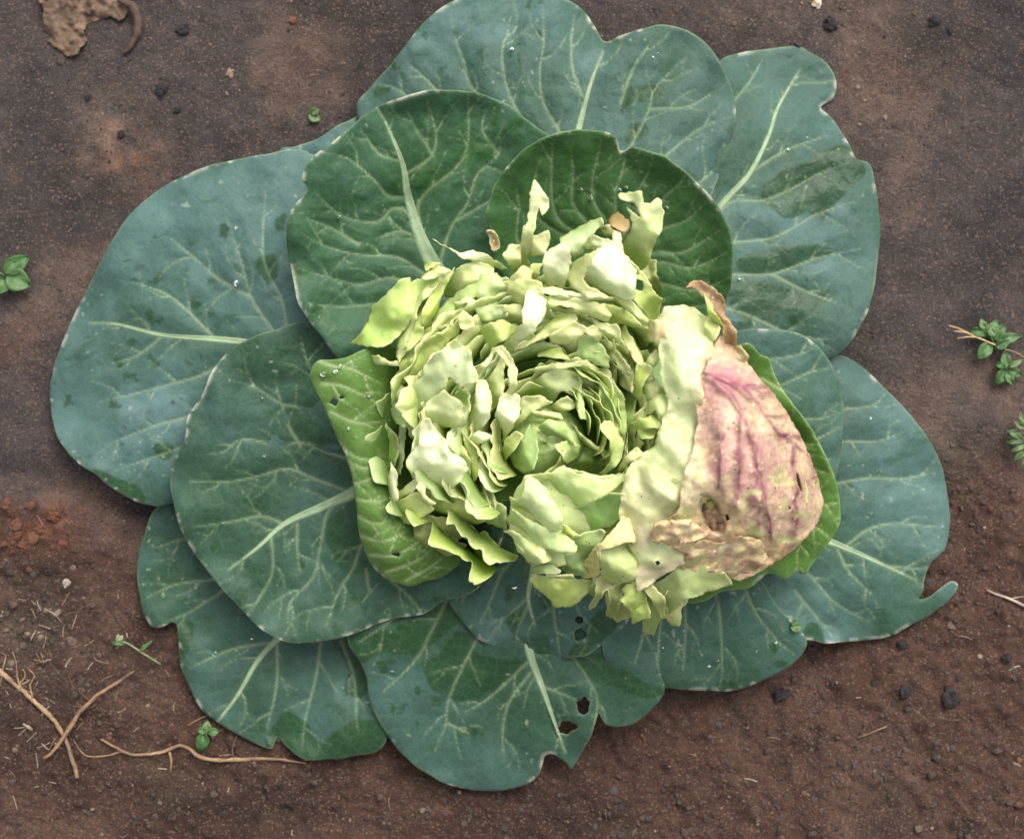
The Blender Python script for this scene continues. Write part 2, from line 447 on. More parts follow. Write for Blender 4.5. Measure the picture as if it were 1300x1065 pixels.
def add_part(name, P, F, mat, parent, col, wet=None, thick=0, smooth=True):
    o = obj_from(name, P - off(parent), F, mat, parent, col, wet, thick, smooth); return o
def off(p):
    """world position of a parent chain (parents only translate)"""
    v = np.zeros(3)
    while p is not None:
        v = v + np.array(p.location); p = p.parent
    return v

def local(pts, ox, oy, k):
    return [(ox + a * k, oy + b * k) for a, b in pts]

def branch_veins(mid, lats, outline, seed):
    """all vein segments with widths: midrib, side veins and small forks"""
    rr = random.Random(seed); segs = []
    def add(poly, w0, w1):
        P = catmull(poly, 7, closed=False); n = len(P)
        ws = np.linspace(w0, w1, n)
        for i in range(n - 1): segs.append((P[i], P[i + 1], ws[i], ws[i + 1]))
        return P
    mains = []
    if mid: mains.append((add(mid, 4.2, 1.3), True))
    for l in lats: mains.append((add(l, 1.9, 0.65), False))
    for P, ismid in mains:
        L = len(P) * 7.0; n = max(2, int(L / 42)); side = rr.choice((-1, 1))
        for k in range(n):
            f = 0.22 + 0.75 * (k + rr.uniform(0, .7)) / n; i = min(len(P) - 2, int(f * (len(P) - 1)))
            dv = P[i + 1] - P[i]; a0 = math.atan2(dv[1], dv[0]) + side * R(rr.uniform(32, 62)); side = -side
            ln = rr.uniform(22, 60) * (1.15 if ismid else 1.0); p = P[i].copy(); poly = [p.copy()]
            for q in range(4):
                p = p + np.array([math.cos(a0), math.sin(a0)]) * ln / 4; a0 += R(rr.uniform(-22, 22)) - side * R(-6); poly.append(p.copy())
            Q = add(poly, 0.95, 0.4)
            if rr.random() < .5:
                j = len(Q) // 2; dv = Q[min(j + 1, len(Q) - 1)] - Q[max(j - 1, 0)]; a1 = math.atan2(dv[1], dv[0]) + rr.choice((-1, 1)) * R(50)
                p = Q[j].copy(); poly = [p.copy()]
                for q in range(3):
                    p = p + np.array([math.cos(a1), math.sin(a1)]) * ln * .16; a1 += R(rr.uniform(-25, 25)); poly.append(p.copy())
                add(poly, 0.6, 0.35)
    return segs

def rbf(ctrl):
    P = np.array(ctrl, float); n = len(P); sc_ = 100.0
    q = P[:, :2] / sc_
    D = np.hypot(q[:, None, 0] - q[None, :, 0], q[:, None, 1] - q[None, :, 1])
    K = np.where(D > 0, D * D * np.log(np.maximum(D, 1e-9)), 0) + np.eye(n) * 1e-3
    A = np.zeros((n + 3, n + 3)); A[:n, :n] = K; A[:n, n] = 1; A[:n, n + 1:] = q; A[n, :n] = 1; A[n + 1:, :n] = q.T
    s = np.linalg.solve(A, np.concatenate([P[:, 2], [0, 0, 0]]))
    def f(x, y):
        r = s[n] + s[n + 1] * x / sc_ + s[n + 2] * y / sc_
        for i in range(n):
            d = np.hypot(x / sc_ - q[i, 0], y / sc_ - q[i, 1]); r = r + s[i] * np.where(d > 0, d * d * np.log(np.maximum(d, 1e-9)), 0)
        return r
    return f

SURF = {}
LEAF_GREEN = np.array([0.016, 0.052, 0.016]); LEAF_BLOOM = np.array([0.067, 0.130, 0.116]); LEAF_VEIN = np.array([0.30, 0.40, 0.22])

def leaf(name, outline, base, tip, zb, zt, arch=0, cup=0, ruf=5, mid=None, lats=(), holes=(), wet=(), bloom_shade=.8, seed=0,
         green=LEAF_GREEN, vein=LEAF_VEIN, veinmix=.52, ctrl=None, label=None, rib=7.0, spacing=2.7, pucker=6.0, edgebits=1.0):
    loop = catmull(outline, 3.0)
    # slightly nibbled, wavy rim
    t = np.arange(len(loop)); nx = noise(t * 1.0, t * 0, 6, seed + 5) * 1.3 + noise(t * 1.0, t * 0, 17, seed + 6) * 1.6 + noise(t * 1.0, t * 0, 40, seed + 7) * 2.0
    tan = np.roll(loop, -1, 0) - np.roll(loop, 1, 0); tan /= np.linalg.norm(tan, axis=1)[:, None] + 1e-9
    loop = loop + np.stack([-tan[:, 1], tan[:, 0]], -1) * nx[:, None]
    hl = []
    for hx, hy, rx, ry in holes:
        a = np.linspace(0, 2 * math.pi, 22, endpoint=False)
        rr = 1 + 0.35 * np.array([random.uniform(-1, 1) for _ in a]); rr = (rr + np.roll(rr, 1)) / 2
        hl.append(np.stack([hx + rx * rr * np.cos(a), hy + ry * rr * np.sin(a)], -1))
    V, F, D = tri_sheet(loop, spacing, hl); x, y = V[:, 0], V[:, 1]
    segs = branch_veins(mid, lats, loop, seed)
    if segs:
        A = np.array([s[0] for s in segs]); B = np.array([s[1] for s in segs]); WA = np.array([s[2] for s in segs]); WB = np.array([s[3] for s in segs])
        q = segdist(x, y, A, B, WA, WB)
        big = WA > 0.85; dist = segdist(x, y, A[big], B[big])
    else:
        q = np.full(len(x), 99.); dist = np.full(len(x), 40.)
    bx, by = base; tx, ty = tip; dx, dy = tx - bx, ty - by; L = math.hypot(dx, dy)
    half = np.abs((loop[:, 0] - bx) * -dy / L + (loop[:, 1] - by) * dx / L).max()
    if ctrl: zf0 = rbf(ctrl)
    def zf(px, py, dd, ds):
        u = ((px - bx) * dx + (py - by) * dy) / (L * L); s = ((px - bx) * -dy + (py - by) * dx) / L / half
        z = zf0(px, py) if ctrl else zb + (zt - zb) * np.clip(u, -.2, 1.3) + arch * 4 * u * (1 - u) + cup * s * s
        ang = np.arctan2(py - by, px - bx)
        z = z + ruf * np.exp(-dd / 45.0) * (np.sin(ang * 9 + seed) + noise(px, py, 45, seed + 1) * 1.4)
        z = z + 10 * fbm(px, py, 120, 2, seed + 2) + pucker * (np.minimum(ds, 32) / 32) ** .6 + 1.0 * noise(px, py, 14, seed + 3)
        return np.maximum(z, soil_height(px, py) + 3)
    z = zf(x, y, D, dist)
    # a thin rim that rolls a little
    z = z - 3.0 * np.exp(-D / 5.0)
    bl = bloom_shade * (0.68 + 0.75 * fbm(x, y, 120, 4, seed + 8)) + 0.22 * np.exp(-D / 60) * bloom_shade  # waxy bloom; a lower value on some leaves paints in their shade
    wm = np.zeros(len(x))
    for wpoly in wet:
        P = catmull(wpoly, 6); ins = inside(x, y, P); dd = segdist(x, y, P, np.roll(P, -1, 0))
        sd = np.where(ins, dd, -dd) + 3.0 * fbm(x, y, 18, 3, seed + 9)
        wm = np.maximum(wm, sstep(-1.5, 2.0, sd))
    spot = sstep(0.40, 0.46, fbm(x, y, 26, 4, seed + 12, .62)) * sstep(-.1, .3, fbm(x, y, 150, 2, seed + 13))
    wm = np.maximum(wm, spot * 0.85)
    streak = sstep(0.45, 0.55, fbm(x + 2.2 * y, y - .4 * x, 40, 4, seed + 14, .65)); wm = np.maximum(wm, streak * .45)
    bl = np.clip(bl * (1 - 0.85 * wm), 0, 1.1)[:, None]
    c = green * (1 - bl) + LEAF_BLOOM * bl
    chalk = sstep(0.3, 0.7, fbm(x, y, 60, 4, seed + 15))[:, None] * 0.45 * bl
    c = c * (1 - chalk) + np.array([0.135, 0.215, 0.215]) * chalk
    vfade = 0.72 + 0.28 * sstep(-.35, .25, fbm(x, y, 90, 2, seed + 30))
    thin = np.where(dist < 3.0, 1.0, 0.5)
    if mid:
        MP = catmull(mid, 7, closed=False); vfade = np.where(segdist(x, y, MP[:-1], MP[1:]) < 7, 1.0, vfade)
    vm = (np.exp(-(q / 1.0) ** 2) * veinmix * (1 - .25 * wm) * vfade * thin)[:, None]
    halo = (np.exp(-(q / 3.2) ** 2) * .22 * veinmix)[:, None]
    c = c * (1 - halo) + vein * .55 * halo
    c = c * (1 - vm) + vein * vm
    # pale hard rim, with white scabs here and there
    e = np.exp(-(D / 1.4) ** 2)[:, None] * (0.28 + .2 * noise(x, y, 25, seed + 40)[:, None])
    c = c * (1 - e) + np.array([0.34, 0.44, 0.25]) * e
    scab = (np.exp(-(D / 3.0) ** 2) * sstep(0.42, 0.62, .6 * noise(x, y, 8, seed + 20) + .75 * noise(x, y, 55, seed + 21)) * edgebits * .7)[:, None]
    c = c * (1 - scab) + np.array([0.62, 0.60, 0.50]) * scab
    dots = (sstep(0.86, 0.93, noise(x, y, 6, seed + 22)) * sstep(.3, .5, noise(x, y, 70, seed + 23)))[:, None] * .4
    c = c * (1 - dots) + np.array([0.42, 0.48, 0.36]) * dots
    o = add_part(name, wp(x, y, z), F, LEAF, cabbage, c, wm, 1.6)
    if label: o['label'] = label
    if mid:
        P = catmull(mid, 4, closed=False); n = len(P)
        ok = inside(P[:, 0], P[:, 1], loop); P = P[:max(4, int(n * .93))]; n = len(P)
        wd = np.linspace(1, 0, n) ** 1.25 * rib * .85 + 1.6
        T = np.gradient(P, axis=0); T /= np.linalg.norm(T, axis=1)[:, None]; Nn = np.stack([-T[:, 1], T[:, 0]], -1)
        K = 9; a = np.linspace(-1, 1, K); VX = []; 
        pts = (P[:, None, :] + Nn[:, None, :] * (a[None, :, None] * wd[:, None, None])).reshape(-1, 2)
        px, py = pts[:, 0], pts[:, 1]
        dd = segdist(px, py, loop, np.roll(loop, -1, 0)); ds = segdist(px, py, A[big], B[big])
        zz = zf(px, py, dd, ds) - 3.0 * np.exp(-dd / 5.0) + (np.tile(np.sqrt(np.maximum(0, 1 - a * a)) * 1.2 - .5, n) * np.repeat(np.minimum(wd * .38, 3), K))
        i = (np.arange(K - 1)[None, :] + np.arange(n - 1)[:, None] * K).ravel()
        FF = np.stack([i, i + 1, i + K + 1, i + K], -1)
        W = wp(px, py, zz)
        nrm = np.cross(W[FF[0, 1]] - W[FF[0, 0]], W[FF[0, 2]] - W[FF[0, 0]])
        if nrm[2] < 0: FF = FF[:, ::-1]
        cc = np.tile(vein * 1.0 * np.array([1.02, 1, 1.08]), (len(W), 1)) * (1 + .12 * noise(px, py, 8, seed)[:, None])
        edge = np.tile(np.abs(a) ** 2, n)[:, None] * .6; cc = cc * (1 - edge) + green * 2 * edge
        add_part('midrib', W, FF, LEAF, o, cc)
    SURF[seed] = zf
    return o, zf

def Z(ox, oy, k): return lambda *pl: [local(p, ox, oy, k) for p in pl]
z2 = Z(350, 0, .3475); z3 = Z(780, 0, .4); z4 = Z(0, 330, .3475); z5 = Z(380, 380, .3567); z8 = Z(0, 620, .346)
z9 = Z(420, 640, .3385); zA = Z(860, 600, .357); zB = Z(1000, 340, .2817); zC = Z(200, 380, .413); zD = Z(350, 100, .3286); zE = Z(600, 220, .2065)

# lowest leaves first
leaf('outer_leaf', [(355, 190), (375, 185), (400, 176), (425, 159), (452, 146), (475, 118), (520, 180), (540, 300), (470, 320), (400, 290), (365, 230)],
     (520, 380), (400, 170), 45, 30, seed=101, lats=[[(470, 250), (440, 200), (420, 172)], [(450, 260), (400, 215), (375, 192)]],
     label='pale blue-green leaf edge showing behind the upper left leaves', bloom_shade=1.0)
leaf('outer_leaf', [(910, 82), (930, 69), (965, 64), (1008, 60), (1030, 68), (1050, 84), (1060, 104), (1056, 124), (1041, 136), (1055, 150), (1072, 175), (1085, 200), (1104, 211), (1112, 250),
                    (1117, 290), (1113, 340), (1104, 385), (1086, 424), (1060, 450), (1020, 462), (950, 470), (880, 440), (840, 340), (850, 220), (885, 130)],
     (850, 400), (1090, 230), 62, 24, arch=16, cup=-16, ruf=7, seed=102, mid=z3([(180, 850), (350, 640), (430, 550), (490, 430), (520, 340), (590, 220)])[0],
     lats=z3([(300, 720), (370, 640), (470, 635), (560, 600), (650, 550), (740, 520)], [(250, 800), (380, 770), (500, 755), (590, 710), (640, 680), (760, 640)],
             [(250, 880), (390, 870), (500, 870), (640, 820), (780, 790)], [(500, 870), (600, 920), (700, 960)], [(380, 320), (430, 260), (470, 190)], [(440, 540), (560, 470), (680, 430)],
             [(250, 960), (400, 990), (560, 1060), (700, 1080)]),
     wet=z3([(460, 620), (520, 680), (575, 690), (610, 675), (660, 705), (690, 660), (740, 610), (800, 545), (740, 470), (680, 470), (600, 520), (500, 560)],
            [(380, 840), (440, 800), (560, 778), (690, 785), (660, 830), (560, 850), (440, 880)], [(370, 900), (470, 890), (600, 930), (680, 950), (640, 975), (500, 1000), (380, 1000)]),
     label='blue-green leaf with a bent notched lobe and broad wet patches')
leaf('outer_leaf', [(205, 640), (184, 672), (173, 718), (178, 768), (190, 795), (205, 797), (222, 792), (225, 820), (230, 850), (245, 880), (260, 905), (290, 926), (330, 946), (345, 950), (352, 936),
                    (364, 948), (388, 963), (422, 962), (456, 956), (486, 944), (496, 900), (505, 820), (500, 760), (470, 700), (380, 640), (280, 620)],
     (600, 680), (290, 900), 24, 8, arch=4, cup=-4, ruf=6, seed=103, mid=z8([(1220, 420), (1110, 480), (1010, 560), (940, 640), (870, 760), (770, 890)])[0],
     lats=z8([(1000, 565), (850, 590), (690, 660)], [(1015, 560), (1015, 720), (980, 880)], [(1175, 480), (1175, 570), (1160, 690), (1120, 850), (1110, 960)], [(950, 300), (820, 375), (700, 450), (600, 490)],
             [(900, 290), (800, 330), (650, 350), (540, 400)], [(900, 160), (700, 180), (560, 220)], [(1250, 560), (1300, 700), (1310, 880)]),
     wet=z8([(980, 960), (1000, 880), (1040, 820), (1120, 850), (1180, 930), (1290, 850), (1400, 860), (1400, 960), (1100, 1000)], [(640, 500), (710, 500), (690, 600), (650, 640)],
            [(1220, 560), (1300, 560), (1400, 640), (1340, 760), (1260, 740), (1290, 650)]),
     label='lowest ragged leaf pressed on the soil beside the dry roots', bloom_shade=.64)
leaf('outer_leaf', [(440, 806), (455, 840), (464, 862), (466, 886), (476, 908), (496, 942), (522, 968), (560, 992), (610, 1004), (655, 1000), (682, 986), (688, 972), (692, 959), (703, 957), (718, 968),
                    (727, 976), (745, 946), (757, 914), (760, 905), (772, 920), (800, 919), (825, 902), (843, 879), (838, 850), (815, 780), (740, 700), (640, 670), (540, 690), (470, 750)],
     (680, 640), (640, 980), 78, 22, arch=14, cup=2, ruf=6, seed=104, rib=9, mid=z9([(720, 380), (735, 470), (750, 575), (790, 680), (840, 820), (880, 930)])[0],
     lats=z9([(600, 400), (530, 540), (480, 640), (440, 740), (430, 830), (390, 920)], [(750, 630), (670, 740), (645, 850), (650, 960)], [(790, 680), (920, 730)], [(740, 590), (600, 720), (500, 780)],
             [(850, 480), (920, 590), (970, 660), (1000, 740), (980, 850)], [(450, 330), (400, 430), (320, 580), (200, 700)], [(440, 820), (520, 860)], [(350, 330), (220, 440), (100, 520)]),
     holes=[(740, 897, 9, 11), (719, 923, 12, 8.5)],
     wet=z9([(340, 590), (400, 560), (470, 470), (520, 490), (560, 560), (720, 590), (680, 650), (600, 700), (520, 740), (430, 725), (370, 680)], [(60, 500), (200, 470), (430, 380), (500, 420), (330, 560), (200, 560), (110, 590)],
            [(900, 580), (1040, 560), (1130, 640), (1250, 700), (1180, 730), (1050, 690), (960, 660)]),
     label='wide leaf with two holes near its torn lower edge', bloom_shade=.56)  # bloom lowered: the shade on this leaf is put into its colour
leaf('outer_leaf', [(1055, 452), (1085, 460), (1115, 485), (1140, 510), (1165, 540), (1185, 570), (1197, 600), (1203, 640), (1205, 660), (1200, 695), (1181, 716), (1173, 738), (1172, 750), (1166, 760),
                    (1178, 758), (1191, 748), (1207, 738), (1215, 742), (1208, 756), (1186, 778), (1154, 796), (1122, 810), (1080, 815), (1032, 814), (985, 795), (930, 720), (940, 590), (1000, 480)],
     (880, 620), (1180, 680), 62, 16, arch=6, cup=-14, ruf=6, seed=105, rib=9, mid=zA([(350, 170), (530, 240), (640, 285), (740, 330), (850, 380)])[0],
     lats=zA([(600, 260), (680, 200), (780, 180), (940, 195)], [(570, 270), (610, 350), (700, 440)], [(400, 290), (470, 360), (560, 460), (680, 530)], [(740, 330), (850, 340), (920, 330)], [(420, 420), (500, 520), (560, 590)])
     + zB([(60, 990), (220, 970), (380, 945), (500, 950), (680, 920)], [(100, 800), (230, 780), (400, 780), (520, 740)], [(120, 690), (240, 640), (380, 620), (450, 560)]),
     wet=zA([(440, 560), (480, 530), (520, 570), (520, 610), (480, 615)]),
     label='broad leaf with a folded lobe and curled tip on the soil', bloom_shade=.85)
leaf('outer_leaf', [(764, 824), (775, 850), (800, 862), (840, 873), (880, 876), (930, 875), (970, 862), (1000, 846), (1019, 828), (1023, 812), (1005, 790), (985, 768), (950, 720), (880, 680), (800, 690), (770, 770)],
     (860, 640), (900, 880), 98, 36, arch=14, cup=4, ruf=5, seed=106, lats=zA([(10, 350), (30, 520), (20, 700)], [(120, 350), (150, 500), (160, 690), (150, 760)], [(220, 330), (270, 480), (360, 600), (420, 650)], [(-120, 400), (-120, 560), (-150, 680)], [(-20, 350), (-60, 540), (-70, 720)]),
     wet=zA([(130, 750), (180, 735), (220, 750), (180, 770)], [(345, 680), (370, 670), (400, 680), (370, 695)], [(335, 615), (350, 612), (355, 635), (345, 640)]),
     label='small dark leaf under the drooping torn green pieces', bloom_shade=.48)
leaf('outer_leaf', [(470, 112), (495, 84), (511, 60), (535, 30), (566, 5), (605, -10), (652, -14), (702, -6), (735, 10), (753, 30), (768, 53), (790, 45), (820, 36), (850, 33), (885, 45), (910, 70), (926, 102), (935, 140),
                    (932, 168), (915, 200), (913, 226), (906, 246), (880, 330), (780, 390), (680, 400), (590, 350), (510, 260), (455, 150)],
     (720, 420), (710, -10), 74, 52, arch=14, cup=-22, ruf=7, seed=107, rib=9, mid=z2([(1080, 720), (1090, 560), (1110, 460), (1150, 310), (1197, 188)])[0],
     lats=z2([(1070, 600), (1040, 490), (980, 380), (965, 260), (980, 150), (975, 20)], [(950, 520), (860, 360), (830, 240), (835, 150), (880, 100), (870, 0)], [(800, 420), (710, 310), (690, 230), (660, 150), (640, 60)],
             [(1120, 350), (1085, 250), (1080, 150), (1090, 60)], [(660, 420), (560, 300), (480, 230)], [(560, 420), (450, 330), (380, 310)])
     + z3([(0, 560), (50, 470), (110, 350), (130, 280), (220, 190)], [(80, 560), (180, 480), (270, 410), (370, 370)], [(110, 345), (230, 340), (320, 290)], [(200, 620), (270, 580), (340, 520)], [(20, 330), (60, 220), (120, 130)]),
     wet=z3([(30, 290), (110, 270), (160, 280), (150, 320), (60, 330), (20, 360)], [(40, 410), (100, 390), (110, 420), (40, 460)]),
     label='big two-lobed leaf with a pale midrib ending in a deep notch', bloom_shade=.72)  # slightly less bloom, standing in for shade on this leaf
leaf('outer_leaf', [(390, 192), (332, 197), (282, 205), (240, 218), (200, 240), (166, 270), (146, 300), (125, 335), (105, 375), (90, 405), (75, 440), (64, 480), (65, 520), (75, 560), (96, 586), (126, 606), (165, 630), (190, 640), (222, 637),
                    (330, 610), (450, 560), (520, 470), (490, 330), (440, 230)],
     (560, 440), (80, 480), 85, 30, arch=18, cup=-18, ruf=7, seed=108, rib=9, mid=z4([(1250, 350), (1100, 330), (920, 305), (800, 290), (600, 275), (430, 235), (330, 230)])[0],
     lats=z4([(1040, 320), (1000, 260), (920, 140), (880, 0), (830, -150)], [(910, 130), (800, 70), (720, 0), (620, -80)], [(780, 280), (680, 180), (600, 120), (480, 80)], [(900, 310), (760, 410), (600, 460), (360, 520)],
             [(850, 480), (690, 570), (580, 600), (430, 660), (350, 710)], [(590, 280), (500, 350), (400, 380)], [(1060, 320), (1030, 150), (980, 50), (960, -50), (970, -250)], [(800, 600), (670, 680), (560, 720), (420, 770)]),
     wet=z4([(560, 670), (640, 680), (620, 730), (570, 710)], [(930, 10), (1000, -20), (1020, 40), (980, 90)], [(330, 760), (420, 790), (520, 840), (530, 890), (440, 850)], [(700, 150), (740, 160), (720, 185), (690, 170)],
            [(1000, -150), (1045, -170), (1040, -110), (1010, -100)], [(800, -130), (840, -120), (830, -70), (800, -80)]),
     label='largest pale blue-green leaf spread flat over the soil', bloom_shade=1.05)
leaf('outer_leaf', [(556, 735), (570, 766), (586, 790), (611, 815), (650, 829), (690, 838), (730, 836), (755, 826), (785, 800), (806, 765), (800, 700), (720, 640), (620, 640), (565, 690)],
     (690, 620), (680, 840), 122, 66, arch=12, cup=-8, ruf=4, seed=109, mid=z9([(770, 120), (760, 240), (740, 350), (765, 450)])[0],
     lats=z9([(700, 120), (690, 200), (640, 260), (600, 360), (560, 440)], [(640, 130), (580, 220), (520, 320), (490, 370)], [(740, 350), (640, 440), (600, 500)], [(820, 250), (835, 400), (850, 500), (860, 580)], [(560, 130), (500, 190), (450, 250)],
             [(740, 380), (700, 470), (690, 540)], [(900, 280), (930, 400), (1000, 480)]),
     holes=[(735, 787, 5.5, 4.2), (736, 804, 7, 8)],
     wet=z9([(650, 430), (680, 398), (715, 400), (725, 430), (705, 470), (690, 560), (684, 560), (680, 480)], [(780, 350), (830, 340), (850, 380), (800, 395)], [(655, 310), (680, 300), (690, 350), (660, 365)], [(890, 560), (1000, 400), (1100, 400), (1060, 480), (960, 560)]),
     label='small dark leaf with two holes below the torn head', bloom_shade=.5)
leaf('outer_leaf', [(930, 421), (970, 418), (1000, 420), (1025, 428), (1045, 448), (1060, 475), (1068, 510), (1068, 560), (1062, 600), (1052, 640), (1000, 690), (920, 640), (890, 520), (900, 440)],
     (880, 560), (1065, 510), 118, 78, arch=10, cup=-8, ruf=4, seed=110, lats=zB([(-200, 600), (0, 515), (100, 470), (200, 450)], [(-200, 720), (50, 685), (150, 680), (235, 655)], [(-100, 860), (150, 760), (230, 720)], [(-200, 430), (0, 400), (80, 380), (140, 350)], [(-60, 960), (120, 880), (200, 860)]),
     label='plain blue-green leaf with white-dotted rim behind the purple husk', bloom_shade=.78)
leaf('outer_leaf', [(436, 446), (422, 422), (402, 408), (375, 408), (345, 420), (320, 428), (290, 446), (266, 475), (258, 500), (240, 530), (235, 560), (220, 590), (218, 625), (226, 670), (246, 705), (275, 740), (300, 770), (326, 796),
                    (360, 815), (390, 818), (430, 812), (465, 800), (500, 787), (540, 780), (562, 765), (610, 740), (640, 650), (580, 540), (500, 470)],
     (660, 560), (250, 680), 112, 74, arch=-16, cup=26, ruf=7, seed=111, rib=13, mid=zC([(720, 500), (620, 580), (590, 600), (500, 640), (390, 690), (310, 760), (220, 830)])[0],
     lats=zC([(640, 610), (560, 580), (480, 550), (400, 520), (300, 545), (210, 560), (100, 560)], [(620, 500), (540, 475), (450, 440), (370, 445), (260, 430), (200, 470), (120, 480)], [(600, 420), (520, 370), (430, 330), (380, 320), (300, 270), (230, 250)],
             [(390, 690), (320, 665), (240, 680), (110, 700)], [(560, 615), (520, 660), (500, 760), (480, 850), (410, 930), (400, 1000)], [(660, 700), (620, 770), (600, 830), (560, 890), (520, 1000)], [(350, 720), (350, 850), (270, 980)],
             [(430, 690), (430, 780), (440, 840)], [(440, 450), (400, 380), (360, 250)], [(640, 830), (660, 920), (720, 960)], [(700, 850), (780, 920), (820, 980)], [(560, 300), (470, 210), (440, 120)]),
     wet=zC([(525, 670), (560, 640), (610, 615), (650, 700), (700, 800), (660, 835), (580, 842), (535, 780), (518, 720)], [(275, 635), (315, 625), (310, 650), (280, 652)]),
     label='round leaf with thick white midrib beside the rolled green leaf', bloom_shade=.44)  # bloom cut so the tilted, shaded leaf is painted darker
leaf('inner_leaf', [(410, 190), (440, 165), (470, 140), (510, 122), (550, 115), (600, 118), (625, 127), (645, 135), (662, 148), (690, 168), (712, 190), (740, 260), (700, 350), (600, 440), (520, 480), (440, 462), (415, 440), (394, 410), (380, 388), (372, 360),
                    (367, 330), (365, 296), (372, 265), (390, 240), (384, 228), (390, 207)],
     (620, 420), (420, 190), 108, 164, arch=-20, cup=24, ruf=7, seed=112, rib=15, mid=zD([(660, 800), (600, 700), (550, 590), (510, 450), (490, 330), (430, 180), (390, 110)])[0],
     lats=zD([(560, 560), (550, 490), (590, 430), (690, 350), (740, 260), (745, 60)], [(640, 740), (640, 690), (680, 570), (740, 480), (780, 370), (860, 290), (870, 180)], [(700, 545), (830, 470), (900, 420)], [(500, 460), (430, 450), (380, 390), (280, 310), (200, 290)],
             [(515, 520), (490, 500), (450, 500), (400, 550), (320, 550), (240, 520), (150, 440)], [(640, 800), (570, 750), (470, 690), (330, 680), (200, 650), (100, 600)], [(320, 640), (220, 580), (120, 540)], [(560, 790), (430, 770), (320, 795), (180, 760), (80, 730)],
             [(500, 370), (600, 300), (620, 210), (585, 90)], [(490, 320), (400, 290), (330, 200)], [(580, 680), (520, 600), (460, 590), (390, 620)], [(520, 860), (380, 870), (260, 880), (130, 870)], [(610, 300), (540, 190), (510, 130)], [(860, 290), (800, 200), (810, 120)]),
     wet=zD([(820, 130), (850, 90), (870, 120), (850, 180), (880, 190), (950, 130), (960, 170), (910, 210), (840, 190)], [(700, 290), (760, 240), (820, 230), (850, 290), (780, 320), (700, 330)], [(540, 180), (570, 155), (575, 190)],
            [(430, 440), (500, 360), (620, 340), (640, 420), (560, 470), (520, 400), (470, 460)], [(140, 890), (220, 900), (230, 980), (170, 950)]),
     bloom_shade=.24, green=np.array([0.026, 0.082, 0.022]), label='deep green upright leaf with branching pale veins')
leaf('inner_leaf', [(624, 300), (618, 266), (630, 235), (652, 205), (682, 180), (720, 168), (760, 165), (783, 174), (789, 191), (801, 185), (825, 190), (852, 201), (880, 225), (906, 255), (925, 290), (932, 330), (928, 370), (916, 402), (880, 440), (800, 430), (700, 400), (640, 350)],
     (770, 420), (780, 170), 100, 222, arch=-18, cup=34, ruf=5, seed=113,
     lats=zE([(760, 420), (700, 300), (620, 200), (610, 100), (620, 0), (600, -160)], [(860, 360), (800, 260), (750, 190), (735, 50), (745, 0), (790, -200)], [(880, 340), (880, 240), (880, 100), (920, 0), (940, -120)], [(650, 420), (500, 350), (400, 270), (380, 150), (390, 0), (420, -90)],
             [(420, 480), (280, 420), (285, 200), (270, 100)], [(640, 360), (540, 300), (490, 180), (485, 0), (490, -180)], [(1000, 350), (1020, 120), (1080, 0), (1100, -60)])
     + z3([(100, 760), (150, 640), (220, 570), (230, 520)], [(90, 800), (150, 730), (230, 700), (300, 630)], [(80, 830), (130, 800), (220, 800), (340, 730)], [(90, 860), (140, 830), (250, 850), (360, 800)], [(100, 900), (150, 900), (260, 920), (370, 880)], [(100, 960), (200, 980), (330, 960)]),
     wet=zE([(700, 150), (720, 115), (745, 150), (725, 185)]),
     bloom_shade=.12, green=np.array([0.040, 0.108, 0.020]), label='cupped green leaf with nicked rim behind the torn white pieces')
leaf('wrapper_leaf', [(395, 470), (404, 458), (421, 457), (440, 454), (470, 440), (500, 436), (530, 470), (530, 540), (540, 620), (570, 680), (600, 700), (582, 718), (566, 732), (545, 739), (520, 744), (491, 736), (470, 715), (456, 680), (452, 640), (446, 600), (431, 560), (415, 520), (400, 492)],
     (600, 580), (430, 580), 0, 0, ruf=3, seed=114, ctrl=[(395, 470, 186), (420, 460, 190), (470, 442, 180), (510, 440, 140), (440, 500, 192), (490, 500, 166), (530, 520, 110), (415, 520, 186), (450, 570, 190), (485, 570, 172), (530, 590, 110), (432, 560, 184),
     (452, 640, 166), (478, 650, 176), (505, 660, 160), (550, 650, 105), (456, 690, 142), (490, 705, 156), (530, 700, 142), (475, 722, 128), (520, 742, 114), (560, 735, 104), (560, 710, 122), (600, 700, 90)],
     lats=z5([(60, 215), (130, 240), (180, 245), (290, 300)], [(80, 300), (160, 310), (280, 370)], [(110, 400), (210, 440), (320, 430)], [(120, 490), (200, 560), (320, 580)], [(140, 560), (230, 600), (320, 580)], [(180, 660), (250, 640), (320, 590)], [(190, 710), (280, 720), (340, 690)],
             [(205, 770), (280, 800), (360, 760)], [(215, 840), (300, 860), (390, 820)], [(250, 910), (340, 910), (430, 860)], [(310, 970), (420, 930), (480, 880)], [(380, 1000), (470, 950), (530, 900)]),
     holes=[(424, 510, 5, 4.5), (434, 504, 3.2, 2.2), (504, 704, 5.5, 2.6)], bloom_shade=.05, green=np.array([0.092, 0.178, 0.028]), vein=np.array([.42, .52, .26]), veinmix=.66, pucker=4.5,
     label='bright green rolled leaf with small black-edged holes hugging the head')
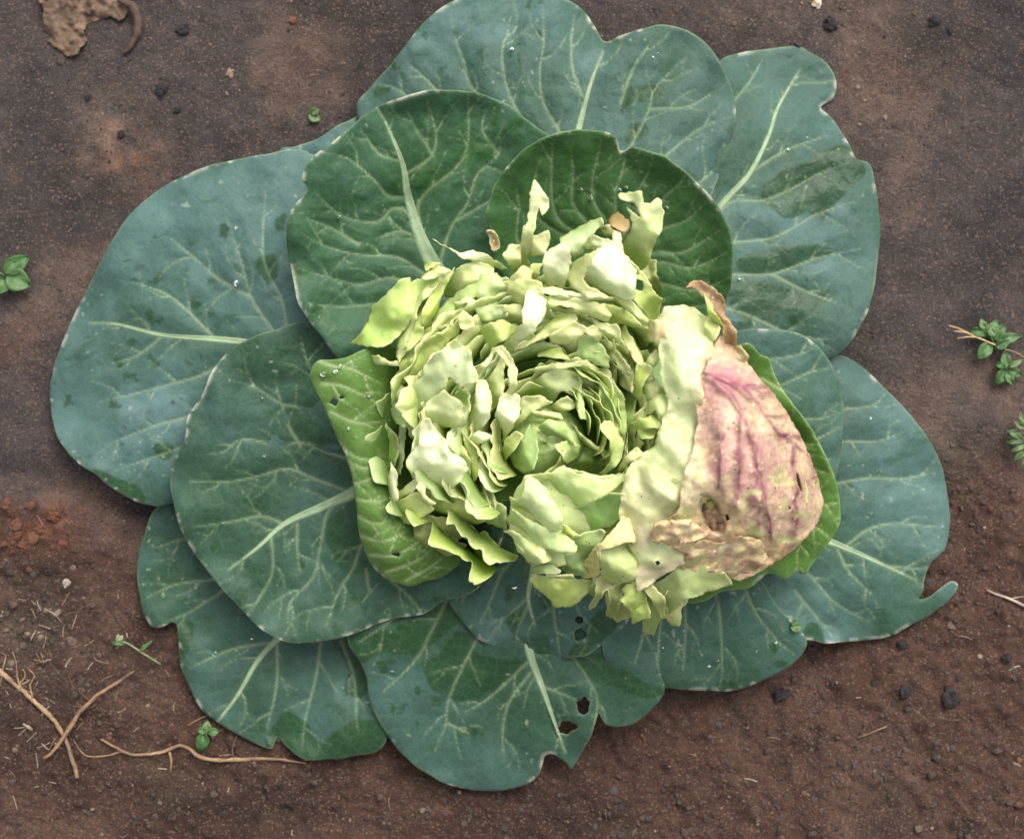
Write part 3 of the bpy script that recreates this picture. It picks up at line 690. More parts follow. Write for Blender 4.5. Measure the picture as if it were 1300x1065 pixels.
leaf('wrapper_leaf', [(944, 436), (966, 450), (978, 456), (986, 482), (1005, 510), (1030, 545), (1050, 580), (1064, 618), (1066, 660), (1050, 690), (1030, 716), (1021, 727), (1010, 724), (995, 734), (975, 727), (950, 745), (915, 750), (895, 762), (870, 760), (880, 700), (920, 600), (900, 470)],
     (900, 600), (1060, 620), 0, 0, ruf=3, seed=115, ctrl=[(944, 436, 165), (980, 460, 158), (1005, 510, 165), (960, 500, 150), (1030, 545, 170), (1000, 560, 140), (1050, 580, 168), (1066, 640, 160), (1030, 640, 150), (1050, 690, 150), (1015, 680, 140), (1021, 727, 128), (980, 720, 130), (930, 600, 110), (940, 745, 120), (880, 755, 115), (880, 700, 110), (900, 470, 120)],
     lats=local and [local(p, 900, 480, .169) for p in ([(560, 300), (740, 520), (800, 540)], [(600, 560), (830, 700), (940, 710)], [(640, 900), (880, 950), (980, 930)], [(600, 1050), (820, 1130), (900, 1200)], [(500, 1150), (680, 1250), (760, 1340)], [(400, 0), (560, 100), (640, 160)])],
     bloom_shade=.05, green=np.array([0.085, 0.178, 0.025]), vein=np.array([.45, .55, .22]), veinmix=.66, pucker=4.5, edgebits=1.3,
     label='bright green leaf with ragged rim cradling the purple husk')

# ------------------------------------------------------------------ torn head
PAL = dict(white=(.88, .87, .63), cream=(.83, .79, .44), pale=(.78, .80, .41), lime=(.58, .66, .20), green=(.28, .43, .09), olive=(.38, .40, .15), deep=(.09, .21, .035), tan=(.58, .40, .20), core=(.40, .53, .19), sage=(.48, .58, .27))
hx0, hy0 = 700.0, 560.0
def build_heart():
    # the closed green bowl of packed leaves under everything that is torn
    n, m = 40, 64; V = []; col = []
    for i in range(n + 1):
        f = i / n; r = 262 * math.sin(f * math.pi / 2)
        for j in range(m):
            a = 2 * math.pi * j / m; rx = r * (1 + .03 * math.sin(3 * a + 1))
            cx, cy = hx0 + 62 * f * .9, hy0 + 10 * f
            z = 128 * math.cos(f * math.pi / 2) ** .7 + 12
            V.append((cx + rx * math.cos(a) * .94, cy + rx * math.sin(a) * .74, z + 4 * math.sin(7 * a + 9 * f)))
    V = np.array(V); F = []
    for i in range(n):
        for j in range(m): F.append((i * m + j, (i + 1) * m + j, (i + 1) * m + (j + 1) % m, i * m + (j + 1) % m))
    P = wp(V[:, 0], V[:, 1], V[:, 2])
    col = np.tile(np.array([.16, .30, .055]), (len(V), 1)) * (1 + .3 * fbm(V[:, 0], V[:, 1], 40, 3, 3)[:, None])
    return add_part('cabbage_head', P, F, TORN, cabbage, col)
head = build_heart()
head['label'] = 'chewed open pale green head of packed torn leaves'

fcount = [0]; rf = random.Random(21)
def frag(pts, org, z, ang=0, slope=0.0, bend=0.0, tone='pale', wav=7, curl=5, ctrl=None, name='torn_leaf', k=160 / 1065, edge=None, holes=(), mat=None, thick=0.9, colfn=None, spacing=2.6, label=None, jag=1.0, rootmix=.55, under=True, zfn=None):
    fcount[0] += 1; seed = 200 + fcount[0] * 7
    P = np.array(pts, float) * k + np.array(org, float)
    if under and not ctrl: P = (P - P.mean(0)) * 1.10 + P.mean(0)
    if ctrl: rootmix = 0
    loop = linear(P, 2.2)
    loop = (np.roll(loop, 1, 0) + 6 * loop + np.roll(loop, -1, 0)) / 8
    loop = loop + np.stack([noise(loop[:, 0], loop[:, 1], 4.5, seed) + .8 * noise(loop[:, 0], loop[:, 1], 13, seed + 70), noise(loop[:, 0], loop[:, 1], 4.5, seed + 1) + .8 * noise(loop[:, 0], loop[:, 1], 13, seed + 71)], -1) * 1.2 * jag
    hl = [linear(np.array(h, float) * k + np.array(org, float), 2.2) for h in holes]
    V, F, D = tri_sheet(loop, spacing, hl); x, y = V[:, 0], V[:, 1]
    c0 = loop.mean(0); a = R(ang); u = (x - c0[0]) * math.cos(a) - (y - c0[1]) * math.sin(a)
    Lh = max(np.abs((loop[:, 0] - c0[0]) * math.cos(a) - (loop[:, 1] - c0[1]) * math.sin(a)).max(), 1)
    v = (x - c0[0]) * math.sin(a) + (y - c0[1]) * math.cos(a)
    zz = z + slope * u + bend * ((u / Lh) ** 2 - .3)
    plunge = np.clip(-u / Lh - .05, 0, 1) ** 1.5 * min(62, .9 * Lh + 14)
    zz = zz - plunge + .12 * plunge.max()
    if ctrl: zz = rbf(ctrl)(x, y)
    size = math.sqrt(len(x)) * spacing
    zz = zz + 1.6 * wav * fbm(x, y, max(24, size * .5), 3, seed + 2, .45) + 1.0 * noise(x, y, 11, seed + 3)
    if wav >= 4 and not ctrl:
        for q in range(2):                       # soft creases
            th = a + R(rf.uniform(60, 120)); s0 = rf.uniform(-.3, .3) * size
            dd = (x - c0[0]) * math.cos(th) + (y - c0[1]) * math.sin(th) - s0
            zz = zz - rf.choice((1, 1, -1)) * rf.uniform(.1, .34) * (np.sqrt(dd * dd + 9) - .25 * size)
    ridge = np.sin(v / 9.0 + 2 * noise(x, y, 40, seed + 8) + seed) * 1.3 if wav else 0     # soft ribs along the piece
    zz = zz + ridge
    if zfn: zz = zz + zfn(x, y)
    zz = zz + curl * np.exp(-D / 7.0) * (0.3 + 1.5 * noise(x, y, 19, seed + 4))
    base = np.array(PAL[tone] if isinstance(tone, str) else tone)
    e = np.array(edge if edge is not None else (.80, .78, .42))
    c = base[None] * (1 + .16 * fbm(x, y, 30, 3, seed + 5)[:, None])
    # the leaf pales towards its torn rim, streaked by veins
    em = np.exp(-D / 7.0)[:, None] * .16 + (np.exp(-(D / 1.5) ** 2) * (.55 + .35 * noise(x, y, 18, seed + 44)))[:, None]
    c = c * (1 - em) + e * em
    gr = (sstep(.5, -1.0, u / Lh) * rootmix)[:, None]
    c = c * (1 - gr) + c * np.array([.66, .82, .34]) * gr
    st = sstep(.35, .7, noise(u * .35, v, 6, seed + 6))[:, None] * .16
    c = c * (1 - st) + np.array([.74, .78, .42]) * st
    if colfn: c = colfn(x, y, D, c, seed)
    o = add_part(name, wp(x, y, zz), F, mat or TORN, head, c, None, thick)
    if label: o['label'] = label
    return o

c1, c2, c3, c4, c5, c6, c7, c8 = (440, 300), (580, 220), (700, 230), (480, 440), (580, 360), (700, 370), (480, 560), (600, 470)
d1, d2, d3, d4, d5, d6 = (700, 460), (630, 580), (660, 660), (780, 560), (780, 660), (800, 350)

# packed layers: nested standing walls of leaf with ragged rims, round the small inner heart
rl2 = random.Random(9)
def layer(k, rad, a0, a1, ztop, tone, flare, depth=75, rag=1.0):
    """a long sheet of leaf that rises round the heart and leans outward to a torn, ruffled rim"""
    seed = 5000 + k * 13; n = max(20, int(rad * abs(a1 - a0) / 2.4)); m = 16; V = []; cols = []
    A = np.linspace(a0, a1, n); t = np.arange(n) * 2.4
    cut = 1 - .30 * rag * np.clip(.15 + noise(t, t * 0, 22, seed) + .5 * noise(t, t * 0, 7, seed + 1), 0, 1)      # how far up the sheet is torn off
    ends = np.minimum(1, np.minimum(t, t[-1] - t) / 16.0); cut = cut * (.35 + .65 * ends ** .6)
    fold = 14 * noise(t, t * 0, 34, seed + 2) + 5 * noise(t, t * 0, 13, seed + 3)
    lift = 12 * noise(t, t * 0, 24, seed + 4) + 3 * noise(t, t * 0, 8, seed + 5)
    jx, jy, ex = rl2.uniform(-9, 9), rl2.uniform(-9, 9), rl2.uniform(.93, 1.09)
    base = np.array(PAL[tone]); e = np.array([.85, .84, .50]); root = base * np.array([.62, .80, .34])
    for j in range(m):
        f = (j / (m - 1)) * cut
        zz = ztop - depth + depth * (1 - (1 - f) ** 2.1) + lift * f ** 2
        r = rad - 6 + flare * f ** 1.5 + fold * f ** 1.4
        V.append(np.stack([hx0 - 8 + jx + r * np.cos(A) * ex, hy0 - 5 + jy + r * np.sin(A) * (2 - ex), zz], -1))
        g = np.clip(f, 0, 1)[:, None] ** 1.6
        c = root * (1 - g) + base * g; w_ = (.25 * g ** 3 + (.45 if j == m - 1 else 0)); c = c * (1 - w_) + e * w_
        cols.append(c * (1 + .10 * noise(t, t * 0 + 3 * j, 9, seed + 7)[:, None]))
    V = np.concatenate(V); cols = np.concatenate(cols); i = (np.arange(n - 1)[None] + np.arange(m - 1)[:, None] * n).ravel()
    F = np.stack([i, i + 1, i + n + 1, i + n], -1)
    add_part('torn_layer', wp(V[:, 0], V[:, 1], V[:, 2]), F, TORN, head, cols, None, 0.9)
rl = random.Random(5)
k = 0
TON = ['lime', 'pale', 'pale', 'pale', 'white', 'cream', 'sage']
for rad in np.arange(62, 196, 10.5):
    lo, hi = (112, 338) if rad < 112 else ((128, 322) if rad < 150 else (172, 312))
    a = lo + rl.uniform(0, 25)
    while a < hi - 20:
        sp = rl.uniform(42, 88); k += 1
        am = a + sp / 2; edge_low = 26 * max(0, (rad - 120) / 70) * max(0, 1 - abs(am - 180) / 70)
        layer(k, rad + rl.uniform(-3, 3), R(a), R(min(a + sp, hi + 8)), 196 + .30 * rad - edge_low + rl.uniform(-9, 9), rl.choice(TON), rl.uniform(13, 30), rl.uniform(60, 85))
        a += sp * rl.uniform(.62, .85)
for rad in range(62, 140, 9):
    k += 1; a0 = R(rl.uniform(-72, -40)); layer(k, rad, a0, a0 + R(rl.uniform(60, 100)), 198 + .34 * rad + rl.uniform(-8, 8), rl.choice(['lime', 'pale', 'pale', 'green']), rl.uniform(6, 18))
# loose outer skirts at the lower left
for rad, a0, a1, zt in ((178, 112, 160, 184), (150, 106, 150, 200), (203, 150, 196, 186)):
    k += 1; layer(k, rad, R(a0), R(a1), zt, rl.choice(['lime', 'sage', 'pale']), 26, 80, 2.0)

def inner_heart():
    n, m = 28, 48; V = []; cols = []
    for i in range(n + 1):
        t = math.pi * .62 * i / n
        for j in range(m):
            p = 2 * math.pi * j / m
            fold = 1 + .05 * math.sin(2 * p + 2.5 * t) + .035 * (((p * 3 / (2 * math.pi) + t * .35) % 1.0) - .5)
            x = 694 + 50 * math.sin(t) * math.cos(p) * fold; y = 562 + 46 * math.sin(t) * math.sin(p) * fold
            V.append((x, y, 168 + 46 * math.cos(t) * fold))
    V = np.array(V); x, y = V[:, 0], V[:, 1]
    A = []; B = []
    for pl in ([(735, 566), (712, 566), (690, 574), (668, 572)], [(735, 564), (715, 552), (700, 530), (692, 515)], [(733, 568), (716, 585), (700, 604)], [(730, 560), (728, 540), (722, 520)], [(682, 545), (672, 570), (668, 600)], [(705, 560), (690, 550), (676, 540)]):
        P = catmull(pl, 4, closed=False); A += list(P[:-1]); B += list(P[1:])
    dv = segdist(x, y, np.array(A), np.array(B))
    c = np.array(PAL['core']) * (1 + .22 * fbm(x, y, 26, 3, 6)[:, None]); mm = (np.exp(-(dv / 1.8) ** 2) * .7)[:, None]; c = c * (1 - mm) + np.array([.66, .74, .40]) * mm
    V[:, 2] += 1.2 * np.exp(-(dv / 3) ** 2) + 2 * fbm(x, y, 20, 2, 8)
    F = [(i * m + j, (i + 1) * m + j, (i + 1) * m + (j + 1) % m, i * m + (j + 1) % m) for i in range(n) for j in range(m)]
    o = add_part('inner_heart', wp(V[:, 0], V[:, 1], V[:, 2]), F, TORN, head, c); o['label'] = 'small rounded pale green heart in the middle of the head'
inner_heart()

# --- lower left and bottom pieces
frag([(300, 690), (420, 640), (560, 700), (660, 850), (730, 880), (650, 950), (420, 990), (390, 930), (340, 950), (310, 800)], c7, 146, 70, .35, -6, 'olive', edge=(.5, .55, .2))
frag([(720, 800), (900, 780), (1000, 880), (1030, 1010), (930, 990), (850, 1000), (800, 900)], c7, 140, 80, .3, 0, 'green', edge=(.45, .58, .15))
frag([(420, 640), (700, 660), (800, 730), (830, 820), (720, 790), (650, 850), (570, 770)], c7, 160, 80, .35, 0, 'olive')
frag([(590, 380), (740, 220), (840, 420), (960, 500), (1065, 560), (1065, 740), (960, 700), (890, 660), (790, 580), (780, 500), (700, 400)], c7, 190, 60, .2, 0, 'sage')
frag([(460, 580), (420, 420), (560, 390), (700, 450), (780, 520), (890, 660), (820, 690), (650, 640), (520, 620)], c7, 184, 70, .5, -5, 'lime')
frag([(110, 480), (165, 510), (320, 440), (370, 480), (460, 580), (290, 690), (245, 690), (160, 650)], c7, 182, 45, .35, 10, 'lime')
frag([(165, 440), (250, 380), (320, 310), (340, 370), (260, 460), (170, 495)], c7, 192, 45, .3, 0, 'pale')
frag([(80, 390), (115, 180), (165, 300), (165, 470), (130, 490), (90, 430)], c7, 194, 10, .4, 0, 'white')
frag([(0, 620), (60, 650), (160, 790), (170, 860), (130, 1000), (60, 1060), (30, 900), (0, 800)], c4, 160, 20, .5, 0, 'green')
frag([(185, 680), (240, 700), (230, 800), (190, 1060), (130, 1060), (170, 850)], c4, 172, 10, .5, -4, 'sage')
frag([(840, 60), (930, 20), (920, 120), (960, 280), (1000, 600), (930, 610), (900, 450), (870, 260)], c7, 198, 0, .5, 0, 'sage', wav=4)
frag([(940, 40), (1020, 30), (1010, 240), (980, 290), (950, 200)], c7, 194, 0, .6, 0, 'lime', wav=4)
frag([(820, 350), (870, 340), (950, 540), (1010, 640), (960, 620), (880, 480)], c7, 193, 0, .4, 0, 'olive', wav=4)
# --- left side
frag([(65, 885), (140, 800), (205, 710), (215, 600), (330, 510), (430, 400), (525, 370), (535, 425), (580, 385), (700, 370), (760, 385), (660, 470), (600, 540), (560, 640), (490, 780), (430, 830), (370, 870), (310, 910), (180, 905), (90, 890)], c1, 206, 0, .25, 12, (.56, .70, .22), wav=9, curl=6)
frag([(440, 870), (480, 790), (530, 660), (560, 580), (610, 500), (660, 440), (760, 385), (780, 390), (740, 460), (680, 520), (620, 560), (590, 660), (600, 780), (640, 830), (600, 900), (540, 930), (450, 1040), (430, 950)], c1, 216, -20, .25, -6, 'pale')
frag([(560, 800), (590, 660), (620, 560), (700, 500), (740, 470), (650, 640), (650, 760), (640, 860), (560, 930), (500, 960)], c1, 220, -30, .2, -4, 'lime')
frag([(650, 640), (720, 480), (800, 370), (910, 290), (900, 320), (840, 420), (800, 520), (770, 620), (720, 690), (720, 760), (650, 740)], c1, 224, 150, .4, 0, 'lime')
frag([(655, 290), (660, 240), (700, 215), (800, 225), (760, 245), (690, 280)], c1, 224, -60, .4, 0, 'lime')
frag([(640, 350), (680, 290), (760, 240), (850, 280), (890, 300), (830, 330), (750, 360), (680, 370)], c1, 230, -60, .25, -4, 'cream')
frag([(830, 470), (850, 410), (920, 300), (960, 260), (1065, 230), (1200, 230), (1240, 330), (1100, 380), (1000, 430), (900, 500), (850, 500)], c1, 228, 40, .05, -18, 'pale', wav=4)
frag([(730, 720), (760, 650), (850, 560), (960, 470), (1040, 390), (1150, 330), (1250, 330), (1330, 450), (1400, 560), (1300, 640), (1150, 560), (1080, 510), (1020, 560), (985, 630), (930, 680), (850, 740), (740, 760)], c1, 238, -30, .15, -14, (.66, .76, .36))
frag([(600, 790), (740, 765), (850, 740), (930, 680), (970, 640), (1040, 680), (1060, 770), (960, 780), (930, 700), (860, 765), (760, 830), (680, 860), (610, 840)], c1, 246, 10, .1, 0, 'pale', curl=7)
frag([(95, 355), (120, 290), (180, 190), (170, 90), (240, 0), (380, -20), (300, 110), (290, 150), (220, 260), (160, 300)], c4, 200, 30, .3, 0, 'lime')
frag([(-100, 90), (0, 80), (90, 130), (170, 120), (165, 160), (80, 160), (-60, 140)], c4, 196, 10, .2, 0, 'pale')
frag([(555, 1050), (640, 930), (700, 870), (800, 820), (900, 750), (925, 720), (940, 860), (900, 930), (880, 880), (820, 940), (740, 1040), (650, 1150), (480, 1330), (440, 1330), (460, 1260), (550, 1130)], c1, 232, 120, .35, 0, 'lime', curl=7)
frag([(110, 570), (125, 430), (190, 335), (240, 370), (240, 480), (240, 640), (220, 670), (150, 630)], c4, 214, 20, .25, -12, (.56, .68, .34))
frag([(225, 480), (250, 590), (330, 600), (430, 560), (440, 650), (370, 680), (330, 775), (280, 760), (240, 650)], c4, 208, 60, .3, 16, 'lime')
frag([(540, 640), (700, 640), (740, 760), (760, 960), (730, 1010), (620, 900)], c4, 196, 0, .4, 0, 'green')
frag([(670, 690), (700, 800), (780, 960), (770, 1100), (730, 1050), (680, 880)], c4, 212, 20, .4, 0, 'pale', wav=4)
frag([(710, 740), (760, 780), (840, 890), (860, 1060), (800, 1150), (760, 960)], c4, 210, 20, .4, 0, 'lime', wav=4)
frag([(580, 250), (690, 350), (760, 400), (770, 540), (660, 470), (560, 390)], c4, 234, -40, .5, 0, 'green')
frag([(250, 390), (370, 270), (400, 180), (470, 100), (560, 30), (640, -20), (760, 60), (775, 160), (800, 220), (810, 290), (680, 345), (580, 250), (560, 380), (430, 470), (430, 540), (330, 580), (250, 570), (230, 500)], c4, 246, 40, .12, -20, (.74, .80, .50), wav=8, curl=10)
frag([(415, 560), (430, 480), (560, 390), (700, 480), (740, 540), (735, 665), (490, 690), (440, 650)], c4, 246, 80, .35, -6, (.76, .79, .44), wav=5, curl=10)
frag([(260, 960), (280, 920), (350, 830), (350, 740), (380, 650), (430, 640), (500, 740), (560, 800), (600, 890), (680, 940), (745, 1030), (700, 1090), (640, 1150), (580, 1190), (430, 1200), (410, 1160), (350, 1120), (300, 1090), (270, 1020)], c4, 240, 75, .10, -14, 'white', wav=10, curl=10)
frag([(330, 400), (360, 350), (410, 390), (400, 450), (480, 510), (430, 550), (370, 500)], c7, 232, 45, .1, 0, 'cream', curl=9)
frag([(760, 680), (800, 520), (840, 300), (900, 300), (950, 440), (940, 600), (880, 670), (830, 720), (780, 740)], c4, 236, 20, .2, -8, 'white', wav=5)
frag([(780, 770), (850, 710), (940, 740), (965, 760), (900, 800), (820, 830)], c4, 232, 60, .2, 0, 'white', wav=4)
frag([(900, 330), (980, 200), (1060, 30), (1060, 350), (1000, 480), (960, 540), (940, 430)], c4, 242, 20, .3, 0, 'pale', wav=5)
frag([(0, 250), (80, 160), (150, 200), (190, 310), (330, 320), (400, 270), (400, 190), (280, 170), (170, 160), (100, 110), (0, 170)], c5, 246, 60, .2, 0, (.7, .78, .42))
frag([(205, 420), (240, 350), (380, 310), (500, 370), (540, 345), (520, 400), (400, 480), (280, 555), (210, 520)], c5, 248, 30, .1, -16, (.62, .72, .24), wav=4)
frag([(400, 190), (550, 165), (545, 300), (460, 340), (390, 310)], c5, 252, 80, .3, 0, 'pale', wav=4)
frag([(780, 200), (850, 190), (920, 110), (970, 30), (1040, 10), (1100, 60), (1160, 200), (1150, 350), (1090, 480), (1040, 460), (1090, 330), (1090, 180), (1040, 100), (990, 60), (930, 170), (850, 250), (790, 300)], c4, 258, 60, .15, 0, 'cream', wav=3)
frag([(345, 150), (430, 70), (430, 0), (520, -60), (700, 0), (720, 100), (620, 60), (580, 110), (550, 170), (400, 185)], c5, 262, 60, .2, 0, (.76, .78, .34), wav=5)
# --- long strips across the top of the opening
frag([(690, 330), (760, 290), (830, 370), (880, 520), (780, 510), (720, 440)], c6, 212, 40, .3, 0, 'olive')
frag([(560, 290), (620, 290), (700, 430), (750, 520), (770, 600), (720, 600), (680, 550), (640, 470), (590, 390)], c6, 244, -20, .3, 0, 'pale', wav=4)
frag([(480, 550), (540, 580), (550, 800), (520, 760), (470, 720)], c6, 216, 0, .4, 0, 'lime', wav=4)
frag([(560, 560), (640, 640), (660, 830), (600, 800), (550, 760)], c6, 214, 0, .5, 0, 'lime', wav=4)
frag([(420, 350), (530, 390), (540, 480), (600, 560), (690, 680), (660, 830), (610, 700), (530, 570), (460, 540), (410, 430)], c6, 236, 0, .3, 0, 'olive', wav=4)
frag([(640, 470), (700, 600), (690, 740), (690, 860), (640, 700), (600, 560)], c6, 226, 0, .3, 0, 'sage', wav=4)
frag([(180, 140), (330, 230), (450, 270), (560, 290), (580, 400), (660, 560), (620, 570), (560, 440), (520, 380), (400, 310), (300, 220)], c6, 252, 60, .3, 0, 'pale', wav=4)
frag([(460, 110), (560, 140), (640, 160), (740, 260), (830, 330), (720, 300), (600, 280), (500, 270), (480, 200)], c6, 258, 60, .4, 0, 'lime', wav=5)
frag([(0, 430), (60, 480), (140, 540), (220, 500), (240, 400), (330, 370), (400, 440), (460, 540), (470, 640), (370, 620), (320, 590), (190, 600), (120, 570), (30, 490)], c6, 240, 70, .3, 0, (.5, .64, .24), wav=6)
frag([(-90, 470), (20, 430), (80, 490), (140, 570), (40, 560), (-110, 540)], c6, 238, -60, .35, 0, 'lime', wav=5)
frag([(0, 610), (200, 600), (290, 585), (370, 640), (410, 720), (350, 680), (260, 630), (140, 640), (20, 660), (-110, 690), (-120, 650)], c6, 232, 90, .3, 0, 'pale', wav=3)
frag([(500, 540), (620, 480), (730, 370), (850, 270), (980, 260), (1005, 320), (850, 410), (760, 450), (640, 500), (560, 540)], c5, 254, -60, .3, 0, 'pale', wav=4)
frag([(0, 380), (70, 340), (140, 290), (210, 265), (290, 310), (340, 285), (430, 340), (390, 430), (340, 390), (270, 350), (220, 410), (140, 445), (20, 430)], c6, 259, 90, .2, 0, 'cream', wav=7, curl=7)
frag([(560, 180), (590, 80), (640, 55), (730, 150), (725, 280), (640, 400), (520, 490), (470, 580), (410, 635), (350, 560), (360, 530), (460, 460), (550, 340)], c5, 274, 60, .12, -12, 'white', wav=4)
frag([(0, 50), (100, 40), (300, 90), (440, 110), (480, 200), (450, 250), (330, 220), (180, 140), (80, 120), (-80, 190), (-100, 120)], c6, 266, 80, .35, -4, 'pale', wav=5)
frag([(-110, -10), (0, 20), (150, 10), (350, 40), (500, 60), (490, 100), (350, 90), (150, 40), (0, 30)], c6, 277, 90, .3, 0, 'white', wav=3)
frag([(500, 60), (600, 40), (690, 100), (780, 200), (840, 250), (835, 300), (740, 220), (680, 180), (560, 130)], c6, 272, 50, .3, 0, 'pale', wav=4)
# --- top: spikes and white folds
frag([(740, 730), (820, 660), (880, 680), (880, 780), (940, 900), (900, 960), (860, 900), (780, 800)], c3, 196, 90, .2, -8, 'olive', edge=(.45, .5, .22))
frag([(700, 780), (740, 760), (800, 820), (880, 960), (935, 990), (910, 1060), (900, 1200), (840, 1180), (760, 1080), (690, 980), (690, 920), (770, 930), (780, 860), (710, 830)], c3, 256, 120, .25, 0, 'lime', wav=5)
frag([(80, 480), (200, 420), (330, 340), (410, 320), (425, 380), (360, 420), (300, 500), (260, 620), (200, 640), (150, 580), (100, 530)], c3, 260, -60, .15, -14, (.58, .68, .38), wav=4)
frag([(420, 400), (500, 370), (620, 440), (600, 520), (510, 530)], c3, 254, 90, .2, 0, 'olive')
frag([(480, 330), (550, 265), (660, 340), (665, 390), (620, 440), (530, 380)], c3, 262, -60, .2, -6, 'tan', edge=(.5, .3, .12))
frag([(640, 220), (700, 270), (760, 320), (720, 200), (600, 160), (580, 120), (720, 110), (770, 110), (780, 200), (830, 200), (880, 150), (910, 170), (910, 220), (940, 270), (920, 400), (870, 500), (810, 670), (740, 750), (610, 620), (600, 540), (680, 400), (690, 340)], c3, 278, 75, .22, 6, (.66, .73, .36), wav=7)
frag([(755, 38), (870, 105), (965, 145), (1065, 120), (1180, 160), (1330, 260), (1300, 280), (1150, 220), (1000, 195), (940, 155)], c1, 250, 120, .2, 8, 'white', wav=3)
frag([(380, 690), (440, 610), (545, 610), (530, 800), (480, 830)], c2, 252, 80, .2, 0, 'cream', wav=4)
frag([(630, 780), (720, 760), (680, 900), (620, 920), (600, 860)], c2, 254, 60, .2, 0, (.66, .70, .2), wav=3)
frag([(440, 920), (560, 790), (640, 830), (620, 920), (700, 970), (720, 1060), (600, 1000), (480, 960), (400, 1000)], c2, 262, 60, .1, 0, 'cream', wav=5)
frag([(540, 800), (550, 550), (570, 450), (610, 410), (610, 240), (630, 140), (655, 85), (720, 170), (765, 250), (765, 300), (720, 365), (690, 300), (640, 520), (640, 600), (600, 700), (640, 780)], c2, 272, 85, .18, 0, (.80, .79, .48), wav=5)
frag([(625, 540), (760, 500), (775, 560), (745, 680), (680, 690), (600, 700)], c2, 268, 40, .2, -4, 'cream', wav=3)
frag([(740, 690), (890, 600), (930, 640), (950, 760), (890, 960), (780, 1010), (750, 900), (730, 760)], c2, 276, 60, .15, -10, 'white', wav=5)
frag([(-100, 920), (0, 900), (90, 920), (200, 940), (480, 990), (500, 1000), (450, 1050), (200, 1010), (0, 960)], c3, 274, 90, .3, 0, 'white', wav=3)
frag([(275, 560), (380, 470), (510, 520), (520, 430), (580, 450), (600, 600), (740, 750), (690, 780), (550, 640), (420, 620)], c3, 280, 60, .1, 0, 'white', wav=5)
frag([(130, 800), (200, 690), (280, 640), (390, 600), (380, 680), (270, 820), (300, 870), (480, 970), (300, 960), (180, 900)], c3, 280, -20, .2, -6, 'cream', wav=3)
frag([(270, 830), (330, 730), (390, 600), (450, 560), (550, 570), (700, 760), (690, 980), (600, 990), (490, 960), (380, 910)], c3, 288, 60, .05, -16, (.82, .83, .62), wav=6)
# --- inner heart
frag([(20, 660), (200, 630), (200, 800), (190, 880), (80, 840), (0, 940), (-100, 1000), (-200, 860), (-140, 760)], c6, 206, 60, .2, -8, (.64, .72, .36), wav=4)
frag([(340, 780), (400, 620), (480, 480), (545, 560), (550, 680), (520, 820), (440, 860)], c8, 216, 20, .25, -6, 'core', wav=4, edge=(.5, .64, .3))
frag([(600, 870), (700, 810), (770, 700), (800, 670), (800, 760), (740, 860), (640, 920)], c8, 216, 120, .25, 4, 'lime', wav=3)
frag([(560, 480), (640, 430), (760, 440), (840, 520), (870, 640), (800, 610), (700, 560), (620, 560)], c8, 224, 60, .2, -8, (.46, .58, .22), wav=5)
frag([(700, 640), (800, 600), (900, 640), (880, 740), (800, 800), (760, 720)], c8, 218, 150, .3, -6, (.50, .62, .24), wav=4)
frag([(245, 700), (270, 590), (370, 520), (425, 560), (330, 690), (260, 765)], c8, 210, 30, .4, 0, 'lime', wav=4)
frag([(390, 470), (500, 350), (560, 330), (660, 280), (560, 220), (420, 230), (400, 300), (420, 360), (330, 500)], c8, 214, 90, .2, 0, 'pale', wav=4)
frag([(640, 320), (800, 220), (870, 290), (860, 320), (740, 360)], c8, 213, 70, .2, 0, 'pale', wav=5)
frag([(510, 350), (600, 340), (730, 360), (750, 405), (620, 410), (540, 390)], c8, 217, 80, .2, 0, 'cream', wav=4)
frag([(200, 380), (250, 210), (390, 220), (400, 330), (320, 500), (255, 590), (250, 480)], c8, 236, 60, .15, -8, 'white', wav=5)
frag([(195, 640), (260, 630), (255, 800), (280, 960), (310, 1060), (250, 1060), (200, 920), (190, 780)], c6, 216, 0, 0, -12, (.55, .66, .28), wav=1)
frag([(150, 890), (240, 760), (250, 680), (330, 720), (420, 780), (470, 830), (440, 960), (330, 930), (230, 950)], d1, 172, 90, .3, 0, 'green')
frag([(195, 510), (240, 590), (300, 650), (420, 710), (495, 780), (470, 830), (380, 750), (280, 690), (220, 620)], d1, 204, 45, .4, -8, 'pale', wav=2)
frag([(330, 200), (400, 210), (440, 160), (420, 280), (350, 380), (310, 400), (330, 300)], d1, 200, 0, .5, 0, 'green', wav=4)
frag([(310, 400), (380, 330), (420, 200), (440, 130), (500, 150), (560, 220), (610, 330), (630, 540), (600, 680), (540, 560), (470, 500), (400, 560), (330, 470)], d1, 218, 30, .25, 6, (.46, .60, .18), wav=8)
frag([(560, 220), (660, 260), (720, 300), (700, 400), (690, 470), (710, 540), (700, 800), (650, 860), (620, 700), (635, 540), (610, 330)], d1, 222, 0, .4, 8, 'green', wav=6)
frag([(520, 970), (600, 840), (640, 560), (625, 700), (640, 830), (560, 920)], d1, 220, 0, .5, 0, 'pale', wav=3)
frag([(400, 560), (440, 510), (500, 510), (570, 600), (605, 700), (590, 800), (520, 880), (420, 990), (390, 960), (470, 860), (500, 770), (490, 660)], d1, 228, 20, .1, -14, (.60, .70, .26), wav=2)
frag([(690, 470), (740, 430), (800, 360), (780, 480), (770, 560), (750, 650), (780, 670), (740, 720), (760, 780), (710, 780), (710, 560)], d1, 234, 20, .3, 0, 'pale', wav=4)
frag([(790, 560), (800, 460), (840, 380), (910, 480), (870, 600), (850, 720), (800, 770), (780, 680)], d1, 240, 0, .4, 8, 'olive', wav=4)
frag([(720, 620), (800, 620), (830, 700), (780, 760), (740, 900), (690, 860), (700, 740)], c6, 252, 20, .2, -6, (.6, .68, .16), wav=4)
